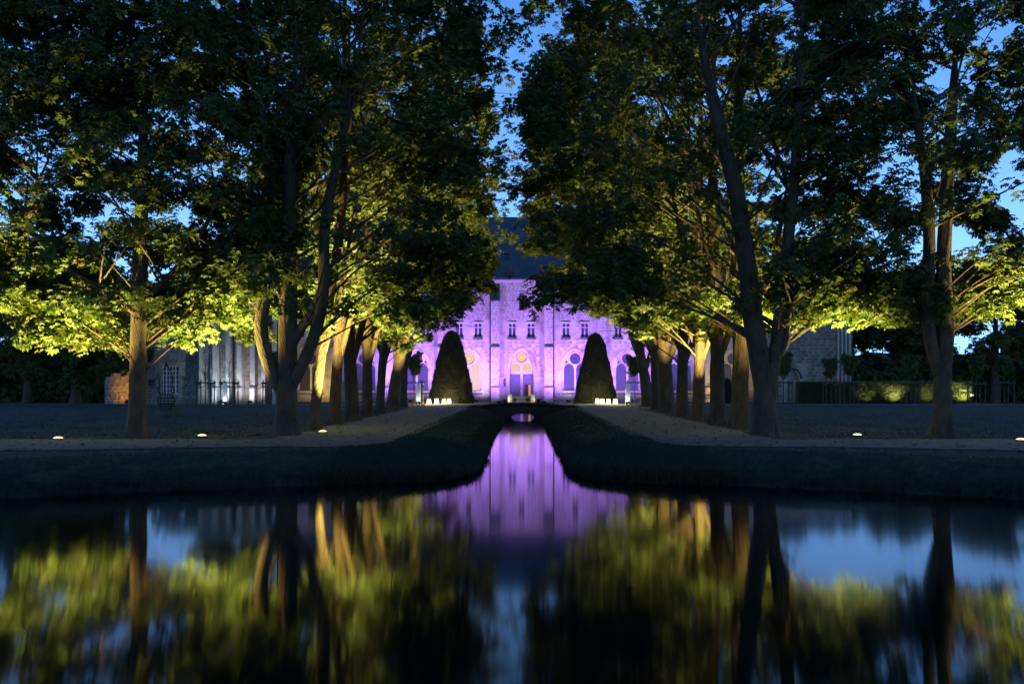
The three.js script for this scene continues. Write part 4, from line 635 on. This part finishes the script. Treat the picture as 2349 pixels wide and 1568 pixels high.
// ---------------------------------------------------------------- right wing: chapel with blocked door
{
  const C = thing('chapel', 'blue dusk lit stone chapel with a blocked arched door behind the hedge', 'building', [33, -0.1, -96]), sx = (px) => X(px, 96) - 33;
  const cx = sx(1819), s = rect(new THREE.Shape(), sx(1762), sx(1955), -0.2, 12); s.holes.push(pointed(new THREE.Path(), cx, 0.72, -0.1, 2.4, 3.35));
  const wall = mesh('wall', solid(s, 1, -1), stoneTones[3], C);
  masonry(wall, sx(1762), sx(1955), 0, 10, 0, { seed: 91, skip: (a, b, y0, y1) => b > cx - 1.05 && a < cx + 1.05 && y0 < 3.8, mats: toneMats(M.stone, [[0.5, 0.5, 0.5], [0.4, 0.4, 0.4], [0.6, 0.6, 0.6]]), single: 150, centre: [sx(1890), 4], course: [0.3, 0.42], len: [0.5, 0.95], proud: [0.01, 0.03] });
  const band = (a0, a1, d) => { const o = [], top = (a, x) => archTop(x, 0.72 + a, 2.4, 3.35 + a * 1.2); for (let i = 0; i <= 24; i++) { const x = lerp(-(0.72 + a1), 0.72 + a1, i / 24); o.push(new THREE.Vector2(cx + x, top(a1, x))); } for (let i = 24; i >= 0; i--) { const x = lerp(-(0.72 + a0), 0.72 + a0, i / 24); o.push(new THREE.Vector2(cx + x, top(a0, x))); } return solid(new THREE.Shape(o), d, -0.04); };
  mesh('arch_moulding', band(0, 0.12, 0.1), M.stoneTrim, C); mesh('arch_moulding', band(0.12, 0.28, 0.2), M.coping, C);
  for (const k of [-1, 1]) mesh('door_jamb', box(0.28, 2.5, 0.2, cx + k * 0.86, 1.15, 0.04), M.stoneTrim, C);
  const fill = mesh('door_filling', box(1.46, 2.4, 0.2, cx, 1.1, -0.5), stoneTones[3], C); masonry(fill, cx - 0.72, cx + 0.72, 0, 2.3, -0.4, { seed: 93, mats: stoneTones, single: 40, centre: [cx, 1], course: [0.22, 0.34], len: [0.25, 0.5], proud: [0.02, 0.06], gap: 0.035 });
  mesh('door_head', box(1.46, 1.1, 0.2, cx, 2.8, -0.5), stoneTones[1], C);
  for (let k = 0; k < 4; k++) mesh('corner_shaft', cyl(0.13, 0.13, 11.5, 10, sx(1922) + k * 0.42, -0.1, 0.1), M.stoneTrim, C);
  mesh('side_wall', box(1, 12.2, 9, sx(1955) - 0.52, 5.9, -5.55), stoneTones[3], C); mesh('roof', new THREE.ExtrudeGeometry(new THREE.Shape([[sx(1750), 12], [sx(1966), 12], [(sx(1750) + sx(1966)) / 2, 13.4]].map(([a, b]) => new THREE.Vector2(a, b))), { depth: 10, bevelEnabled: false }).translate(0, 0, -9.8), M.slate, C);
}
// ---------------------------------------------------------------- staked young trees, bench
const postGeo = cyl(0.05, 0.045, 2.15, 8), barGeo = (() => { const g = new THREE.CylinderGeometry(0.055, 0.055, 1.4, 8); g.rotateZ(Math.PI / 2); return g; })();
function staked(px, D, label, kind, seed, w = 1.2) {
  const x = X(px, D), y = gy(x, D) - 0.03, r = rng(seed), F = thing('stake_frame', 'wooden stake frame ' + label, 'stake frame', [x, y, -D], 'stake frames of the young trees');
  for (const [sx, sz] of [[-1, 1], [1, 1], [1, -1], [-1, -1]]) { const p = mesh('post', postGeo, M.stake, F); p.position.set(sx * w / 2, 0, sz * 0.45); p.rotation.z = gauss(r) * 0.02; p.scale.y = 0.96 + 0.08 * r(); }
  for (const sz of [-1, 1]) { const b = mesh('crossbar', barGeo, M.stake, F); b.scale.x = w / 1.2; b.position.set(0, 1.94, sz * 0.55); b.rotation.z = gauss(r) * 0.015; }
  for (const sx of [-1, 1]) { const b = mesh('crossbar', barGeo, M.stake, F); b.scale.x = 0.85; b.position.set(sx * (w / 2), 1.84, 0); b.rotation.y = Math.PI / 2; }
  const t = thing('young_tree', (kind === 'bare' ? 'bare twiggy sapling ' : 'young round headed tree ') + label, 'tree', [x, y, -D], 'staked young trees');
  mesh('trunk', limbGeometry([V(0, 0, 0), V(0.03, 1.5, 0), V(-0.02, 2.6, 0.02), V(0.02, 3.8, 0)], [0.055, 0.045, 0.035, 0.012], 8, 14, seed, 0.03), M.bark, t);
  const tw = [], lists = []; const q = new THREE.Quaternion(), e = new THREE.Euler();
  for (let k = 0; k < 26; k++) { const a = r() * 6.28, h = 2.5 + 1.4 * r(), L = (kind === 'bare' ? 0.9 : 0.75) * (0.5 + 0.6 * r()), s = V(0, h - 0.2, 0), d = V(Math.cos(a) * L * 0.75, h + L * 0.7, Math.sin(a) * L * 0.75); tw.push(limbGeometry([s, s.clone().lerp(d, 0.5).add(V(0, 0.04, 0)), d], [0.014, 0.005], 4, 4, k, 0));
    if (kind !== 'bare') for (let j = 0; j < 9; j++) { const p = s.clone().lerp(d, 0.4 + 0.7 * r()).add(V(gauss(r) * 0.16, gauss(r) * 0.14, gauss(r) * 0.16)); e.set(r(), r() * 6.28, r()); q.setFromEuler(e); const z = 0.5 + 0.25 * r(); lists.push([new THREE.Matrix4().compose(p, q, V(z, z, z)), lin(0.9, 0.9, 0.9)]); } }
  mesh('twigs', merge(tw), M.twig, t); if (lists.length) instances('crown', SPRAYS[0], M.leaf, lists, t);
}
staked(471, 76, 'farthest left before the church wall', 'bare', 1); staked(526, 75.6, 'beside the slim totem before the church wall', 'bare', 2); staked(622, 74, 'behind the forked chestnut', 'leafy', 3);
staked(949, 75.3, 'around the left white totem', 'leafy', 5, 1.45); staked(1455, 75.3, 'beside the right white totem', 'leafy', 6, 1.3);
staked(1797, 74.5, 'just right of the big right trunk', 'leafy', 7); staked(1907, 82, 'before the left part of the hedge', 'leafy', 8); staked(1949, 75.6, 'before the chapel corner shafts', 'leafy', 9); staked(2090, 81, 'before the lit middle of the hedge', 'leafy', 10); staked(2240, 82, 'beside the globe lamp', 'leafy', 11); staked(2304, 76, 'farthest right on the lawn', 'leafy', 12);
{
  const x = X(1614, 78), B = thing('park_bench', 'dark park bench glimpsed between the right row trunks', 'bench', [x, gy(x, 78), -78]);
  for (let k = 0; k < 3; k++) mesh('seat_slat', box(1.8, 0.035, 0.11, 0, 0.45, -0.14 + k * 0.13), M.dark, B);
  for (let k = 0; k < 3; k++) mesh('back_slat', box(1.8, 0.1, 0.03, 0, 0.58 + k * 0.14, -0.24), M.dark, B);
  for (const s of [-0.8, 0.8]) { mesh('leg', box(0.06, 0.44, 0.4, s, 0.21, 0), M.iron, B); mesh('armrest', box(0.06, 0.24, 0.06, s, 0.57, 0.14), M.iron, B); mesh('back_post', box(0.05, 0.5, 0.04, s, 0.68, -0.27), M.iron, B); }
}
renderer.render(scene, camera);
